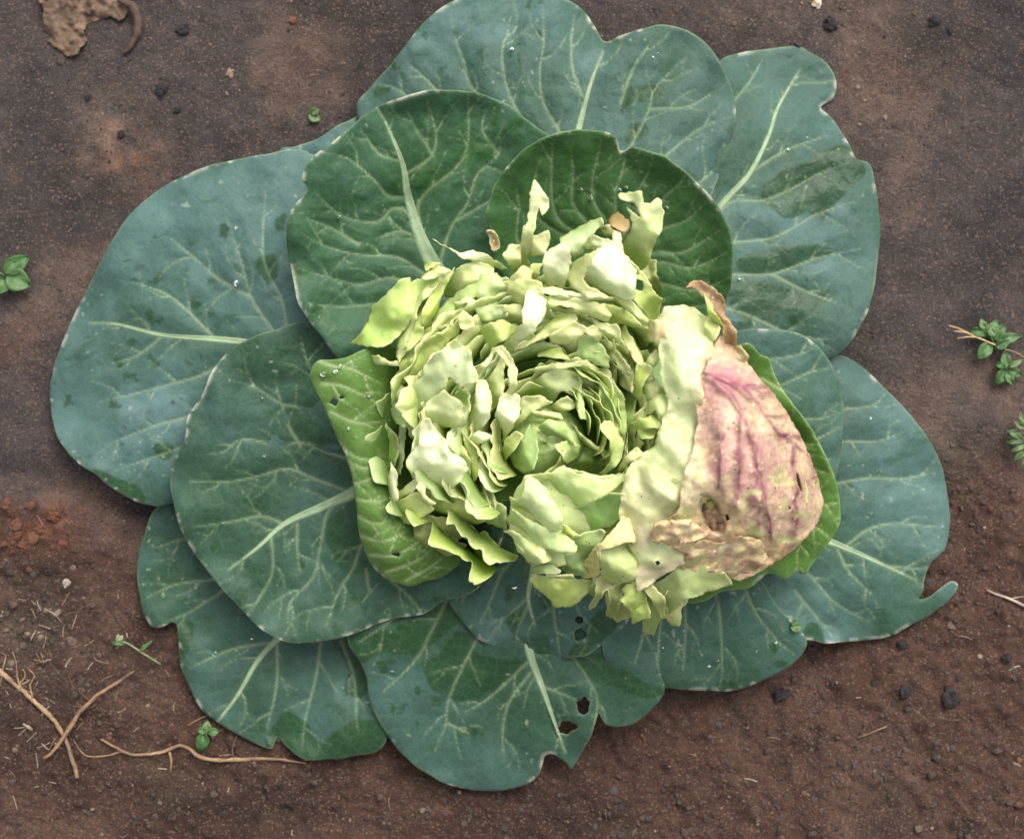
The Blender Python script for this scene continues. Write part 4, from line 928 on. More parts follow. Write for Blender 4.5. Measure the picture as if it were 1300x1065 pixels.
frag([(770, 760), (880, 740), (920, 820), (910, 890), (820, 920), (770, 870)], c6, 250, 30, .2, 8, 'pale', wav=3)
frag([(800, 460), (830, 340), (930, 270), (1000, 350), (1040, 470), (1040, 540), (920, 520), (880, 400)], d1, 268, 20, .3, -6, (.68, .74, .36), wav=4)

# --- front chunk of crumpled leaf
frag([(648, 640), (655, 622), (668, 603), (700, 600), (718, 592), (760, 604), (802, 598), (806, 690), (775, 722), (720, 716), (690, 722), (672, 712), (657, 692), (646, 676)], (0, 0), 0, k=1, tone=(.66, .73, .34), wav=10, curl=6,
     ctrl=[(648, 650, 212), (668, 603, 232), (718, 594, 240), (760, 606, 244), (802, 600, 246), (806, 690, 226), (760, 720, 204), (690, 720, 200), (655, 690, 202), (690, 650, 234), (740, 650, 232), (770, 670, 228), (720, 690, 216)])
frag([(105, 500), (130, 460), (260, 490), (450, 500), (580, 510), (640, 540), (560, 600), (440, 720), (290, 725), (250, 650), (150, 580)], d3, 178, 70, .25, -6, 'lime')
frag([(640, 520), (700, 480), (820, 540), (720, 600), (650, 720), (590, 760), (590, 710), (640, 640)], d3, 202, 60, .4, -6, 'olive', wav=4)
frag([(720, 610), (830, 550), (970, 510), (960, 640), (860, 700), (940, 760), (930, 800), (820, 850), (770, 790), (740, 700)], d3, 196, 70, .45, 0, 'olive')
frag([(90, 710), (200, 620), (260, 660), (300, 820), (200, 850), (150, 875), (145, 790)], d5, 196, 60, .4, 0, 'lime')
frag([(190, 620), (420, 520), (560, 400), (730, 410), (900, 470), (960, 560), (740, 620), (720, 640), (590, 680), (480, 780), (430, 790), (380, 860), (350, 955), (260, 930), (260, 830), (300, 800), (250, 700)], d5, 206, 70, .5, -10, (.42, .50, .20))
frag([(370, 290), (600, 280), (560, 400), (540, 470), (400, 450), (330, 380)], d3, 206, 60, .3, 0, (.34, .48, .18))
frag([(105, 400), (270, 370), (340, 430), (330, 450), (110, 450)], d3, 207, 30, .15, 0, 'sage', wav=2)
frag([(230, 460), (440, 460), (450, 490), (240, 490)], d3, 206, 90, .3, -2, 'sage', wav=1)
frag([(75, 640), (150, 640), (330, 740), (520, 820), (440, 870), (320, 900), (260, 880), (180, 780), (160, 700)], d2, 222, 45, .35, -6, (.66, .73, .36), wav=5)
frag([(100, 540), (160, 450), (260, 530), (400, 590), (550, 620), (660, 740), (640, 800), (520, 800), (330, 740), (200, 660)], d2, 234, 45, .3, -8, (.58, .68, .32), wav=5)
frag([(640, 680), (870, 620), (910, 640), (870, 740), (790, 850), (670, 820), (640, 760)], d2, 230, 80, .35, 0, (.44, .58, .22), wav=3)
frag([(550, 580), (600, 470), (760, 400), (960, 320), (1065, 330), (1080, 420), (1065, 480), (940, 600), (880, 610), (720, 650), (600, 580)], d2, 234, 60, .15, 12, (.34, .54, .16), wav=4)
frag([(550, 570), (600, 590), (710, 655), (640, 690), (560, 640)], d2, 238, 45, .2, 0, (.6, .7, .14), wav=2)
frag([(135, 345), (180, 375), (230, 310), (270, 180), (320, 190), (370, 230), (430, 300), (530, 470), (550, 590), (480, 620), (370, 580), (260, 530), (160, 450)], d2, 250, 50, .2, -12, (.74, .80, .46), wav=6)
frag([(380, 225), (480, 160), (580, 90), (680, 150), (820, 160), (880, 195), (990, 190), (1100, 90), (1180, 120), (1065, 200), (960, 290), (750, 400), (600, 460), (540, 480), (460, 400), (430, 310)], d2, 256, 70, .22, -10, (.68, .76, .36), wav=6)
frag([(670, 270), (830, 230), (880, 200), (980, 340), (985, 490), (830, 530), (720, 500), (700, 420)], d3, 248, 60, .2, -14, (.58, .64, .28), wav=4)
frag([(540, 410), (640, 230), (720, 180), (830, 30), (860, -20), (980, 60), (960, 200), (870, 200), (680, 260), (690, 420), (630, 460), (540, 470)], d3, 258, 50, .25, -6, (.66, .58, .24), wav=5, mat=HUSK)

rx = random.Random(77)
def shred(x, y, L, W, ang, z, tone, slope=.35):
    n = 7; top = []; bot = []
    ca, sa = math.cos(R(ang)), -math.sin(R(ang))
    for i in range(n + 1):
        f = i / n; w_ = W * (.35 + .65 * math.sin(math.pi * min(1, .25 + .75 * f))) * rx.uniform(.7, 1.15) * .5; bow = L * .12 * math.sin(3 * f + x)
        top.append((x + ca * f * L - sa * (w_ + bow), y + sa * f * L + ca * (w_ + bow))); bot.append((x + ca * f * L - sa * (-w_ + bow), y + sa * f * L + ca * (-w_ + bow)))
    frag(top + bot[::-1], (0, 0), z, ang + 180, slope, -4, tone, 5, 8, k=1, under=False)
for i in range(6):
    f = i / 5; x = 765 + 90 * f + rx.uniform(-8, 8); y = 735 + 14 * math.sin(f * 2.6) + rx.uniform(-10, 6)
    shred(x, y, rx.uniform(26, 50), rx.uniform(16, 34), rx.uniform(215, 310), 214 - 30 * abs(f - .6) + rx.uniform(-12, 10), rx.choice(['lime', 'pale', 'sage', 'cream', 'olive', 'pale']))
for i in range(9):
    f = i / 8; x = 838 - 30 * max(0, f - .6) * 2 + rx.uniform(-12, 4); y = 430 + 160 * f
    shred(x, y, rx.uniform(24, 46), rx.uniform(12, 24), rx.uniform(150, 260), 256 + rx.uniform(-20, 6), rx.choice(['lime', 'pale', 'cream', 'pale']))
# --- pale cut stump, purple husk and its dry neck
def stump_z(x, y): return 5 * np.sin((x - .25 * y) / 9.0 + 2 * noise(x, y, 45, 61)) * .6 + 5 * fbm(x, y, 22, 3, 62)
def stump_col(x, y, D, c, seed):
    st = sstep(.2, .6, noise(x * 1.6 - y * .4, y * .25, 8, 63))[:, None] * .35; c = c * (1 - st) + np.array([.66, .76, .34]) * st
    m = sstep(.2, .6, fbm(x, y, 40, 3, seed + 30))[:, None] * .35
    c = c * (1 - m) + np.array([.60, .74, .30]) * m
    t = (sstep(425, 392, y) * sstep(.0, .5, fbm(x, y, 18, 3, seed + 31)))[:, None] * .6
    c = c * (1 - t) + np.array([.66, .42, .18]) * t
    q = (sstep(872, 896, x + 7 * noise(x, y, 16, seed + 32)) * sstep(440, 470, y) * .7)[:, None]
    return c * (1 - q) + np.array([.66, .47, .34]) * q
frag([(160, 385), (300, 380), (300, 530), (240, 590), (190, 550), (150, 520), (135, 475), (165, 450)], d6, 284, 0, .3, 0, (.72, .58, .32), wav=5)
frag([(833, 405), (845, 390), (868, 387), (885, 392), (900, 405), (906, 440), (902, 455), (897, 472), (892, 485), (892, 510), (895, 540), (892, 570), (880, 600), (872, 618), (845, 607), (818, 602), (803, 586), (830, 565), (838, 540), (848, 515), (842, 490), (838, 470), (836, 440)], (0, 0), 0, k=1,
     tone=(.82, .83, .50), wav=7, colfn=stump_col, zfn=stump_z, curl=8, ctrl=[(835, 405, 286), (868, 388, 280), (900, 405, 282), (836, 450, 292), (870, 440, 304), (900, 455, 304), (848, 500, 288), (870, 510, 304), (890, 520, 297), (835, 560, 272), (862, 570, 296), (888, 570, 295), (805, 588, 258), (845, 604, 280), (875, 612, 296)],
     label='smooth pale stump of thick torn leaf')

pv = Z(780, 340, .3756)([(290, 345), (420, 400), (480, 460), (540, 540), (600, 590), (660, 650), (705, 740)], [(320, 370), (400, 440), (440, 520), (480, 620), (500, 750), (535, 920)], [(430, 480), (425, 600), (425, 700), (410, 800)], [(360, 560), (360, 700), (355, 740)],
                        [(510, 500), (560, 498), (620, 500)], [(485, 425), (550, 420)], [(600, 600), (615, 780), (608, 910)], [(480, 690), (465, 800)], [(500, 750), (480, 870)], [(440, 400), (520, 400), (560, 410)], [(560, 560), (640, 570)])
def husk_col(x, y, D, c, seed):
    A = []; B = []
    for p in pv:
        P = catmull(p, 6, closed=False); A += list(P[:-1]); B += list(P[1:])
    xx = x + 3 * noise(x, y, 14, 5); yy = y + 3 * noise(x, y, 14, 6)
    dv = segdist(xx, yy, np.array(A), np.array(B))
    tan = np.array([.66, .54, .33]); yel = np.array([.64, .55, .22]); pink = np.array([.55, .34, .28]); pur = np.array([.20, .04, .09]); brown = np.array([.20, .11, .045])
    c = np.tile(tan, (len(x), 1)) * (1 + .2 * fbm(x, y, 14, 3, 7)[:, None])
    m = (sstep(-.15, .35, fbm(x, y, 55, 3, 8) + .0016 * (610 - y)) * .85)[:, None]; c = c * (1 - m) + pink * m
    m = (sstep(.0, .4, fbm(x, y, 45, 3, 9) + .004 * (y - 640)) * .6)[:, None]; c = c * (1 - m) + yel * m
    sp_ = sstep(.25, .6, noise(x, y, 4.2, 15) + .5 * noise(x, y, 26, 16))[:, None] * .4; c = c * (1 - sp_) + np.array([.36, .13, .13]) * sp_
    lt = sstep(.35, .7, noise(x, y, 5.2, 17) + .4 * noise(x, y, 30, 18))[:, None] * .4; c = c * (1 - lt) + np.array([.74, .62, .38]) * lt
    m = (np.exp(-dv / 10) * .42 + np.exp(-(dv / 2.6) ** 2) * .62)[:, None]; m = m * (.75 + .4 * fbm(x, y, 10, 2, 10)[:, None]); c = c * (1 - np.clip(m, 0, 1)) + pur * np.clip(m, 0, 1)
    blush = (np.exp(-(((x - 925) / 45) ** 2 + ((y - 485) / 26) ** 2)) * .6)[:, None]; c = c * (1 - blush) + np.array([.40, .12, .19]) * blush
    nk = (sstep(470, 452, y) * .7)[:, None]; c = c * (1 - nk) + np.array([.64, .50, .30]) * nk
    rq = ((x - 904 - .35 * (y - 652)) / 15) ** 2 + ((y - 652) / 27) ** 2 + .5 * fbm(x, y, 14, 3, 12)
    rot = sstep(1.25, .6, rq)[:, None] * .88; c = c * (1 - rot) + (np.array([.20, .12, .07]) * (1 + .9 * fbm(x, y, 8, 3, 19)[:, None])) * rot
    low = (sstep(675, 715, y) * sstep(-.3, .35, fbm(x * .5, y * 1.5, 22, 3, 13)) * .75)[:, None]; c = c * (1 - low) + np.array([.34, .22, .11]) * low
    rm = (np.exp(-D / 4) * .35)[:, None]; c = c * (1 - rm) + np.array([.55, .38, .22]) * rm
    c = c * np.array([.90, .88, .90])
    lf = (sstep(30, 0, x - 872 + 8 * noise(x, y, 20, 21)) * sstep(470, 500, y) * sstep(660, 630, y) * .6)[:, None]; c = c * (1 - lf) + np.array([.70, .66, .38]) * lf
    gs = sstep(.62, .72, noise(x, y, 10, 14))[:, None] * .7 * sstep(560, 620, y)[:, None]; c = c * (1 - gs) + np.array([.45, .5, .2]) * gs
    return c
def husk_z(x, y):
    A = []; B = []
    for p in pv:
        P = catmull(p, 8, closed=False); A += list(P[:-1]); B += list(P[1:])
    dv = segdist(x, y, np.array(A), np.array(B)); low = sstep(640, 700, y)
    return 5.5 * np.exp(-(dv / 5) ** 2) - 9 * sstep(1.2, .3, ((x - 904 - .35 * (y - 652)) / 15) ** 2 + ((y - 652) / 27) ** 2) * (1 + fbm(x, y, 9, 3, 93)) + 2.5 * np.sin(x / 8.5 + 2.5 * noise(x, y, 40, 95)) * sstep(500, 540, y) + (1.6 + 3.2 * low) * fbm(x, y, 17, 3, 91) + 3 * low * np.sin((x + 1.8 * y) / 7 + 3 * noise(x, y, 30, 92))
husk_out = [(880, 485), (893, 470), (900, 455), (906, 440), (915, 425), (928, 416), (935, 440), (950, 460), (966, 482), (985, 502), (1003, 530), (1020, 560), (1031, 585), (1041, 612), (1046, 640), (1041, 660), (1026, 681), (1006, 700), (985, 713), (966, 727), (940, 736), (905, 738), (870, 728), (862, 716),
            (872, 706), (858, 694), (838, 694), (824, 677), (836, 664), (862, 652), (863, 628), (868, 600), (880, 570), (885, 540), (882, 510)]
frag(husk_out, (0, 0), 0, k=1, tone='tan', wav=7, curl=3, mat=HUSK, name='purple_husk', colfn=husk_col, zfn=husk_z, thick=3, spacing=2.0, edge=(.6, .42, .25),
     holes=[[(897, 635), (903, 633), (907, 640), (904, 646), (898, 643)], [(919, 654), (924, 653), (926, 659), (921, 662)], [(1011, 598), (1015, 602), (1019, 616), (1020, 626), (1016, 622), (1012, 611)], [(1001, 641), (1005, 645), (1001, 649)]],
     ctrl=[(882, 487, 305), (905, 440, 298), (928, 416, 290), (935, 445, 292), (920, 470, 312), (900, 520, 318), (885, 540, 306), (940, 520, 318), (966, 482, 286), (985, 502, 272), (975, 560, 304), (1003, 530, 254), (1020, 560, 244), (1000, 600, 276), (1041, 612, 208), (1046, 640, 194), (1015, 650, 240),
           (1026, 681, 188), (985, 660, 268), (1006, 700, 188), (966, 727, 192), (940, 690, 252), (905, 738, 206), (900, 690, 264), (870, 728, 226), (862, 700, 258), (824, 677, 276), (868, 600, 304), (880, 570, 308), (930, 610, 312), (906, 650, 276), (862, 650, 290), (890, 625, 308), (930, 655, 290)],
     label='withered tan husk leaf with purple veins and brown rotten hole')
def rot_col(x, y, D, c, seed):
    m = sstep(-.2, .3, fbm(x, y, 12, 3, seed))[:, None]; c = np.array([.05, .03, .018]) * (1 - m) + np.array([.26, .16, .085]) * m
    g = np.exp(-(((x - 902) / 5) ** 2 + ((y - 640) / 5) ** 2))[:, None]; return c * (1 - g) + np.array([.30, .34, .05]) * g
frag([(880, 626), (898, 622), (918, 636), (932, 654), (930, 674), (910, 688), (892, 682), (882, 660)], (0, 0), 0, k=1, wav=12, curl=0, mat=HUSK, colfn=rot_col, name='rotten_flesh', spacing=1.8, ctrl=[(880, 626, 284), (918, 630, 290), (932, 655, 272), (928, 678, 258), (900, 690, 252), (882, 660, 274), (904, 652, 266), (910, 665, 262)], label='dark brown rotten hollow in the husk')
def flap_col(x, y, D, c, seed):
    c = np.tile(np.array([.60, .47, .25]), (len(x), 1)) * (1 + .25 * fbm(x, y, 9, 3, seed)[:, None])
    m = sstep(-.05, .45, fbm(x * .7, y * 1.3, 20, 3, seed + 1))[:, None] * .8; c = c * (1 - m) + np.array([.30, .18, .085]) * m
    m = sstep(.15, .5, fbm(x, y, 26, 3, seed + 2))[:, None] * .6; c = c * (1 - m) + np.array([.66, .60, .34]) * m
    m = sstep(.3, .6, noise(x, y, 5, seed + 3))[:, None] * .45; return c * (1 - m) + np.array([.34, .16, .13]) * m
def flap_z(x, y): return 4 * np.sin((x * .6 + y * 1.6) / 6.5 + 3 * noise(x, y, 26, 71)) * .7 + 5 * fbm(x, y, 13, 3, 72)
frag([(295, 790), (340, 730), (430, 655), (540, 665), (640, 650), (720, 740), (790, 790), (720, 840), (620, 850), (560, 880), (500, 905), (430, 860), (350, 840)], d4, 0, wav=9, curl=6, mat=HUSK, tone=(.64, .54, .28), edge=(.66, .50, .26), colfn=flap_col, zfn=flap_z, ctrl=[(824, 677, 282), (845, 660, 296), (876, 658, 300), (898, 678, 286), (870, 690, 276), (855, 696, 268), (850, 678, 292)])
frag([(500, 250), (560, 180), (660, 200), (780, 170), (900, 200), (1065, 130), (1250, 180), (1300, 330), (1180, 450), (1000, 470), (850, 440), (700, 415), (570, 385), (680, 350), (760, 325), (640, 300)], d5, 0, wav=10, curl=6, mat=HUSK, tone=(.44, .30, .15), edge=(.62, .48, .26), colfn=flap_col, zfn=flap_z,
     ctrl=[(855, 697, 268), (880, 690, 274), (915, 690, 262), (940, 680, 262), (968, 688, 252), (975, 710, 220), (955, 728, 208), (925, 732, 212), (885, 722, 228), (866, 717, 236)])
frag([(250, 480), (290, 470), (335, 500), (365, 620), (300, 655), (280, 600)], c2, 0, wav=4, curl=5, mat=HUSK, tone=(.30, .20, .09), name='dry_tip', ctrl=[(618, 293, 190), (630, 295, 188), (634, 314, 176), (624, 318, 176)])
frag([(1006, 592), (1018, 596), (1026, 622), (1026, 640), (1012, 634)], (0, 0), 0, k=1, tone=(.40, .48, .16), wav=2, ctrl=[(1006, 592, 252), (1018, 596, 244), (1026, 640, 226), (1012, 634, 236)])
def cream_col(x, y, D, c, seed):
    m = sstep(.0, .5, fbm(x, y, 40, 3, 33))[:, None] * .45; c = c * (1 - m) + np.array([.60, .66, .30]) * m
    m = (sstep(-.2, .3, fbm(x, y, 30, 3, 34) + .012 * (y - 690)) * .6)[:, None]; c = c * (1 - m) + np.array([.56, .42, .32]) * m
    m = (np.exp(-((x - 795) / 9) ** 2) * sstep(620, 660, y) * .6)[:, None]; c = c * (1 - m) + np.array([.62, .50, .14]) * m
    return c
frag([(792, 605), (802, 588), (813, 583), (827, 593), (845, 603), (866, 611), (872, 635), (868, 656), (848, 662), (835, 680), (862, 692), (876, 706), (868, 716), (850, 726), (808, 752), (807, 730), (800, 700), (788, 682), (786, 650)], (0, 0), 0, k=1, tone=(.74, .73, .42), wav=9, colfn=cream_col, curl=7, zfn=stump_z,
     ctrl=[(792, 605, 262), (813, 584, 270), (866, 611, 290), (868, 650, 280), (830, 630, 280), (800, 660, 262), (790, 690, 248), (835, 685, 266), (876, 706, 250), (850, 726, 232), (808, 752, 214), (808, 720, 240)],
     holes=[[(831, 713), (836, 711), (839, 716), (834, 719)]], label='pale cream leaf with pink flush below the stump')
frag([(490, 120), (550, 60), (620, 70), (720, 130), (790, 220), (800, 330), (880, 440), (890, 560), (860, 620), (800, 560), (780, 440), (700, 280), (640, 200), (570, 130)], d6, 302, 60, .1, 8, (.34, .21, .11), wav=6, mat=HUSK, edge=(.5, .34, .18), curl=8, name='dry_tip', label='shrivelled brown tip of the husk leaf')
frag([(625, 150), (680, 240), (760, 380), (790, 440), (740, 430), (670, 340)], d6, 310, 60, .05, -8, (.50, .58, .12), wav=1, curl=1)
frag([(650, 340), (760, 440), (740, 500), (700, 560), (640, 620), (620, 480)], d6, 300, 30, .1, 0, (.56, .58, .24), wav=4)
frag([(875, 590), (930, 600), (1010, 690), (960, 730), (910, 660)], d6, 296, 0, -.4, 0, (.30, .22, .08), wav=3, mat=HUSK)

# ------------------------------------------------------------------ things on the soil
def soil_z(x, y): return float(soil_height(np.array([x]), np.array([y]))[0])

# dead leaf
def dead_leaf():
    pts = local([(130, -40), (150, 20), (165, 110), (180, 150), (215, 185), (245, 215), (290, 190), (315, 150), (300, 110), (340, 80), (400, 60), (440, 80), (480, 30), (470, -40), (300, -70)], 0, 0, .3475)
    loop = linear(pts, 2.0); loop = loop + np.stack([noise(loop[:, 0], loop[:, 1], 5, 1), noise(loop[:, 0], loop[:, 1], 5, 2)], -1) * 2.2
    V, F, D = tri_sheet(loop, 2.4); x, y = V[:, 0], V[:, 1]
    z = soil_height(x, y) + 4 + 15 * np.abs(fbm(x, y, 22, 4, 3, .68)) + 6 * np.exp(-D / 6) * noise(x, y, 18, 4)
    c = np.array([.125, .078, .048]) * (1 + .7 * fbm(x, y, 14, 4, 5)[:, None]); k = sstep(.2, .5, fbm(x, y, 24, 3, 6))[:, None] * .75
    c = c * (1 - k) + np.array([.045, .025, .016]) * k
    root = empty('dead_leaf', 90, 20, 0); tag(root, 'crumpled brown dead leaf lying on bare soil', 'dead leaf')
    add_part('blade', wp(x, y, z), F, DEAD, root, c, None, 1.5)
    P = [(x * .3475, y * .3475, zz) for x, y, zz in ((430, 0, 12), (480, 20, 14), (503, 70, 13), (500, 120, 10), (480, 165, 8), (450, 195, 5))]
    o = tube('curled_edge', P, [3, 4.5, 4.2, 5, 3.2, 2], DEAD, None, (.075, .045, .03), 10, .8, .5); rep(o, root)
def rep(o, root):
    """hang a mesh built in world space under a root that is only translated"""
    b = off(root); n = len(o.data.vertices); co = np.empty(n * 3); o.data.vertices.foreach_get('co', co)
    o.data.vertices.foreach_set('co', (co.reshape(-1, 3) - b).ravel()); o.parent = root; o.data.update()
dead_leaf()

def clod(x, y, r, col, label, cat='soil clod', group=None, flat=.7):
    import bmesh
    bm = bmesh.new(); bmesh.ops.create_icosphere(bm, subdivisions=3, radius=1); g = soil_z(x, y); sd = int(x + y)
    for v in bm.verts:
        n = v.co.normalized(); q = 1 + .75 * float(fbm(np.array([n.x * 20 + n.z * 13]), np.array([n.y * 20 - n.z * 9]), 9, 4, sd, .65)[0])
        v.co = Vector((n.x * r * q * 1.15, n.y * r * q, n.z * r * q * flat)) * S
    me = bpy.data.meshes.new('soil_clod'); bm.to_mesh(me); bm.free()
    a = me.color_attributes.new('Col', 'FLOAT_COLOR', 'POINT')
    for d_ in a.data: kk = random.uniform(.75, 1.25); d_.color = (col[0] * kk, col[1] * kk, col[2] * kk, 1)
    me.materials.append(CLOD); o = bpy.data.objects.new('soil_clod', me); C.objects.link(o)
    o.location = tuple(wp(np.float64(x), np.float64(y), np.float64(g + r * flat * .45))); o.rotation_euler = (0, 0, random.uniform(0, 6))
    tag(o, label, cat, group)
blk = (.014, .011, .011); red = (.16, .06, .03); tanc = (.24, .15, .10)
for x, y, r, c in ((205, 115, 7.5, blk), (232, 38, 6.5, blk), (153, 171, 4.5, blk), (225, 140, 4, blk), (112, 124, 3.5, blk)):
    clod(x, y, r, c, 'small black soil lump lying between dead leaf and cabbage' if r < 6 else ('black lump beside the curled stalk of the dead leaf' if y < 60 else 'round black lump between the dead leaf and green leaf scrap'), group='black lumps near the dead leaf')
for x, y, r, c in ((1055, 30, 8, blk), (1186, 27, 6.5, blk), (1206, 40, 4, blk)):
    clod(x, y, r, c, {8: 'black lump beside the tiny cream pebble', 6.5: 'larger of two close black lumps beyond the notched leaf', 4: 'smaller of two close black lumps beyond the notched leaf'}[r], group='black lumps beyond the notched leaf')
for x, y, r, c in ((1207, 886, 11, blk), (1149, 878, 7, blk), (1146, 818, 6, blk), (1278, 836, 6, blk), (993, 880, 8, blk), (1110, 868, 5, blk)):
    clod(x, y, r, c, 'biggest black clod below the leaf with curled tip' if r > 10 else ('dark clod tucked by the small dark leaf edge' if r == 8 else 'dark soil clod below the leaf with curled tip'), group='dark clods below the curled tip')
clod(1037, 4, 5.5, (.5, .42, .3), 'tiny cream pebble on dark soil', 'pebble')
for x, y, r in ((68, 655, 7), (38, 642, 5), (20, 668, 7), (50, 672, 5.5), (8, 640, 6), (80, 690, 4.5), (28, 692, 5)):
    clod(x, y, r, (.10, .036, .018), 'rust red clod in the loose heap beside the lowest leaf', group='rust red clods')
clod(292, 93, 4.5, tanc, 'tan crumb of soil near the big two-lobed leaf', 'soil crumb')
clod(372, 26, 4.0, red, 'orange red crumb of soil on pale sandy patch', 'soil crumb')
clod(84, 740, 5.0, (.3, .24, .2), 'pale grey stone on loose brown soil', 'stone')

# dry roots and straws
def strand(name, path, rad, col, label, cat, k=.346, org=(0, 620), lift=3.5):
    P = []
    for p in path:
        x, y = org[0] + p[0] * k, org[1] + p[1] * k; P.append((x, y, soil_z(x, y) + lift + (p[2] if len(p) > 2 else 0)))
    P = np.array(P); Q = catmull(P, 9, closed=False); hz = soil_height(Q[:, 0], Q[:, 1]); Q[:, 2] = np.maximum(Q[:, 2], hz + np.max(np.atleast_1d(rad)) * .5)
    Q[:, 0] += .9 * noise(Q[:, 0], Q[:, 1], 12, 3); Q[:, 1] += .9 * noise(Q[:, 0], Q[:, 1], 12, 4)
    return Q
def strand_thing(name, main, rad, col, subs, label, cat, k=.346, org=(0, 620), lift=3.5):
    Q = strand(name, main, rad, col, label, cat, k, org, lift); x, y = Q[len(Q) // 2][:2]
    root = empty(name, x, y, 0); tag(root, label, cat)
    rep(tube('stem', Q, np.atleast_1d(rad) * .78, STRAW, None, col, 10, 1, .32), root)
    for s, r2 in subs: rep(tube('rootlet', strand(name, s, r2, col, label, cat, k, org, lift), r2, STRAW, None, col, 6, 1, .1), root)
strand_thing('dry_root', [(-60, 640), (0, 670), (100, 760), (180, 830), (235, 910), (262, 980), (285, 1060)], [4.2, 3.8, 3.6, 3.2, 3.4], (.30, .19, .10),
             [([(75, 735), (62, 690), (58, 640), (45, 600)], [1.4, .6]), ([(120, 770), (112, 720), (125, 690), (105, 660)], [1.2, .5]), ([(60, 725), (90, 690), (85, 660)], [1, .5]), ([(0, 690), (20, 610), (0, 600)], [1.2, .6])],
             'forked tan root with thin rootlets at the soil edge', 'root')
strand_thing('dry_twig', [(492, 672, 6), (440, 705, 6), (400, 730, 6), (310, 800, 7), (260, 870, 8), (210, 945, 3), (160, 992, 0)], [1.6, 2.8, 3.0, 3.2, 3.8, 3.0, 1.8], (.26, .15, .08), [], 'straight brown twig crossing over the forked root', 'twig', lift=5)
strand_thing('dry_root', [(370, 920), (430, 955), (500, 976), (600, 965), (660, 940), (700, 958), (740, 990), (850, 996), (1000, 990), (1120, 1008)], [1.8, 2.4, 2.2, 2.6, 3.2, 3.4, 3, 2.6, 2.0, 1.4], (.30, .185, .095),
             [([(500, 976), (440, 968), (380, 982), (310, 978), (285, 950), (270, 920)], [1.1, .5]), ([(620, 965), (628, 1000), (625, 1040)], [1.8, 1.2])], 'long wavy orange root lying below the lowest ragged leaf', 'root')
strand_thing('dry_straw', [(860, 1000), (850, 960), (875, 900)], [1.6, 1.2], (.09, .055, .04), [], 'short dark straw leaning on the long wavy root', 'straw')
strand_thing('dry_straw', [(690, 870), (740, 840), (835, 795)], [.9, 1.1, .8], (.30, .20, .10), [], 'thin tan straw above the little seedling', 'straw')
strand_thing('dry_straw', [(165, 445), (205, 465), (230, 505)], [1.2, .8], (.26, .19, .13), [], 'thin pale straw on brown crumbly soil', 'straw')
strand_thing('dry_straw', [(100, 870), (120, 885), (85, 860)], [2.6, 1.6], (.36, .27, .19), [], 'stubby pale straw chip beside the forked root', 'straw')
strand_thing('dry_straw', [(700, 800), (420, 800)], [.8, .8], (.24, .15, .09), [], 'fine straight straw beneath the brown twig', 'straw') if False else None
strand_thing('dry_straw', [(1100, 420), (1170, 445), (1240, 475), (1300, 490)], [1.6, 2.4, 2.6], (.40, .30, .24), [([(1180, 450), (1230, 440)], [1, .5])], 'pale flattened straw right of the curled leaf tip', 'straw', k=.357, org=(860, 600))
strand_thing('dry_straw', [(640, 940), (690, 925), (745, 900)], [1.2, 1.0], (.24, .15, .09), [], 'short brown straw below the small dark leaf', 'straw', k=.357, org=(860, 600))
strand_thing('grass_stem', [(725, 260, 14), (770, 275, 14), (850, 312, 15), (950, 352, 14), (1065, 400, 10), (1200, 450, 4)], [1.2, 1.5, 1.3, 1.3, 1.3], (.44, .30, .14), [([(850, 312, 15), (810, 310, 14), (765, 320, 12)], [1.2, .9]), ([(830, 300, 15), (790, 290, 14), (750, 285, 14)], [1.1, .8])],
             'dry tan grass stem bent across a green weed', 'grass stem', k=.2817, org=(1000, 340))

def build_litter(n=170):
    V = []; F = []; col = []
    for i in range(n):
        if rng.random() < .6: x, y = rng.normal(70, 70), rng.normal(850, 75)
        else: x, y = rng.uniform(0, 1300), rng.uniform(640, 1090)
        if x < -40: x = rng.uniform(0, 60)
        L = rng.uniform(5, 20); a = rng.uniform(0, 6.28); b = rng.uniform(-.4, .4); r = rng.uniform(.35, .85); c = np.array([(.26, .19, .13), (.18, .11, .07), (.36, .29, .22), (.1, .06, .04)][rng.integers(0, 4)])
        px, py = x, y; base = len(V)
        for q in range(5):
            nx_, ny_ = -math.sin(a), math.cos(a); h = soil_z(px, py) + r + .6
            for dx, dz in ((-1, 0), (0, 1), (1, 0), (0, -1)): V.append(wp(np.float64(px + nx_ * dx * r), np.float64(py + ny_ * dx * r), np.float64(h + dz * r)))
            col += [c] * 4; px += math.cos(a) * L / 4; py += math.sin(a) * L / 4; a += b * .5
        for q in range(4):
            for s in range(4): F.append((base + q * 4 + s, base + q * 4 + (s + 1) % 4, base + q * 4 + 4 + (s + 1) % 4, base + q * 4 + 4 + s))
    tag(obj_from('straw_litter', np.array(V), F, STRAW, None, np.array(col)), 'fine dry fibres strewn over the loose soil', 'litter', kind='stuff')
build_litter()

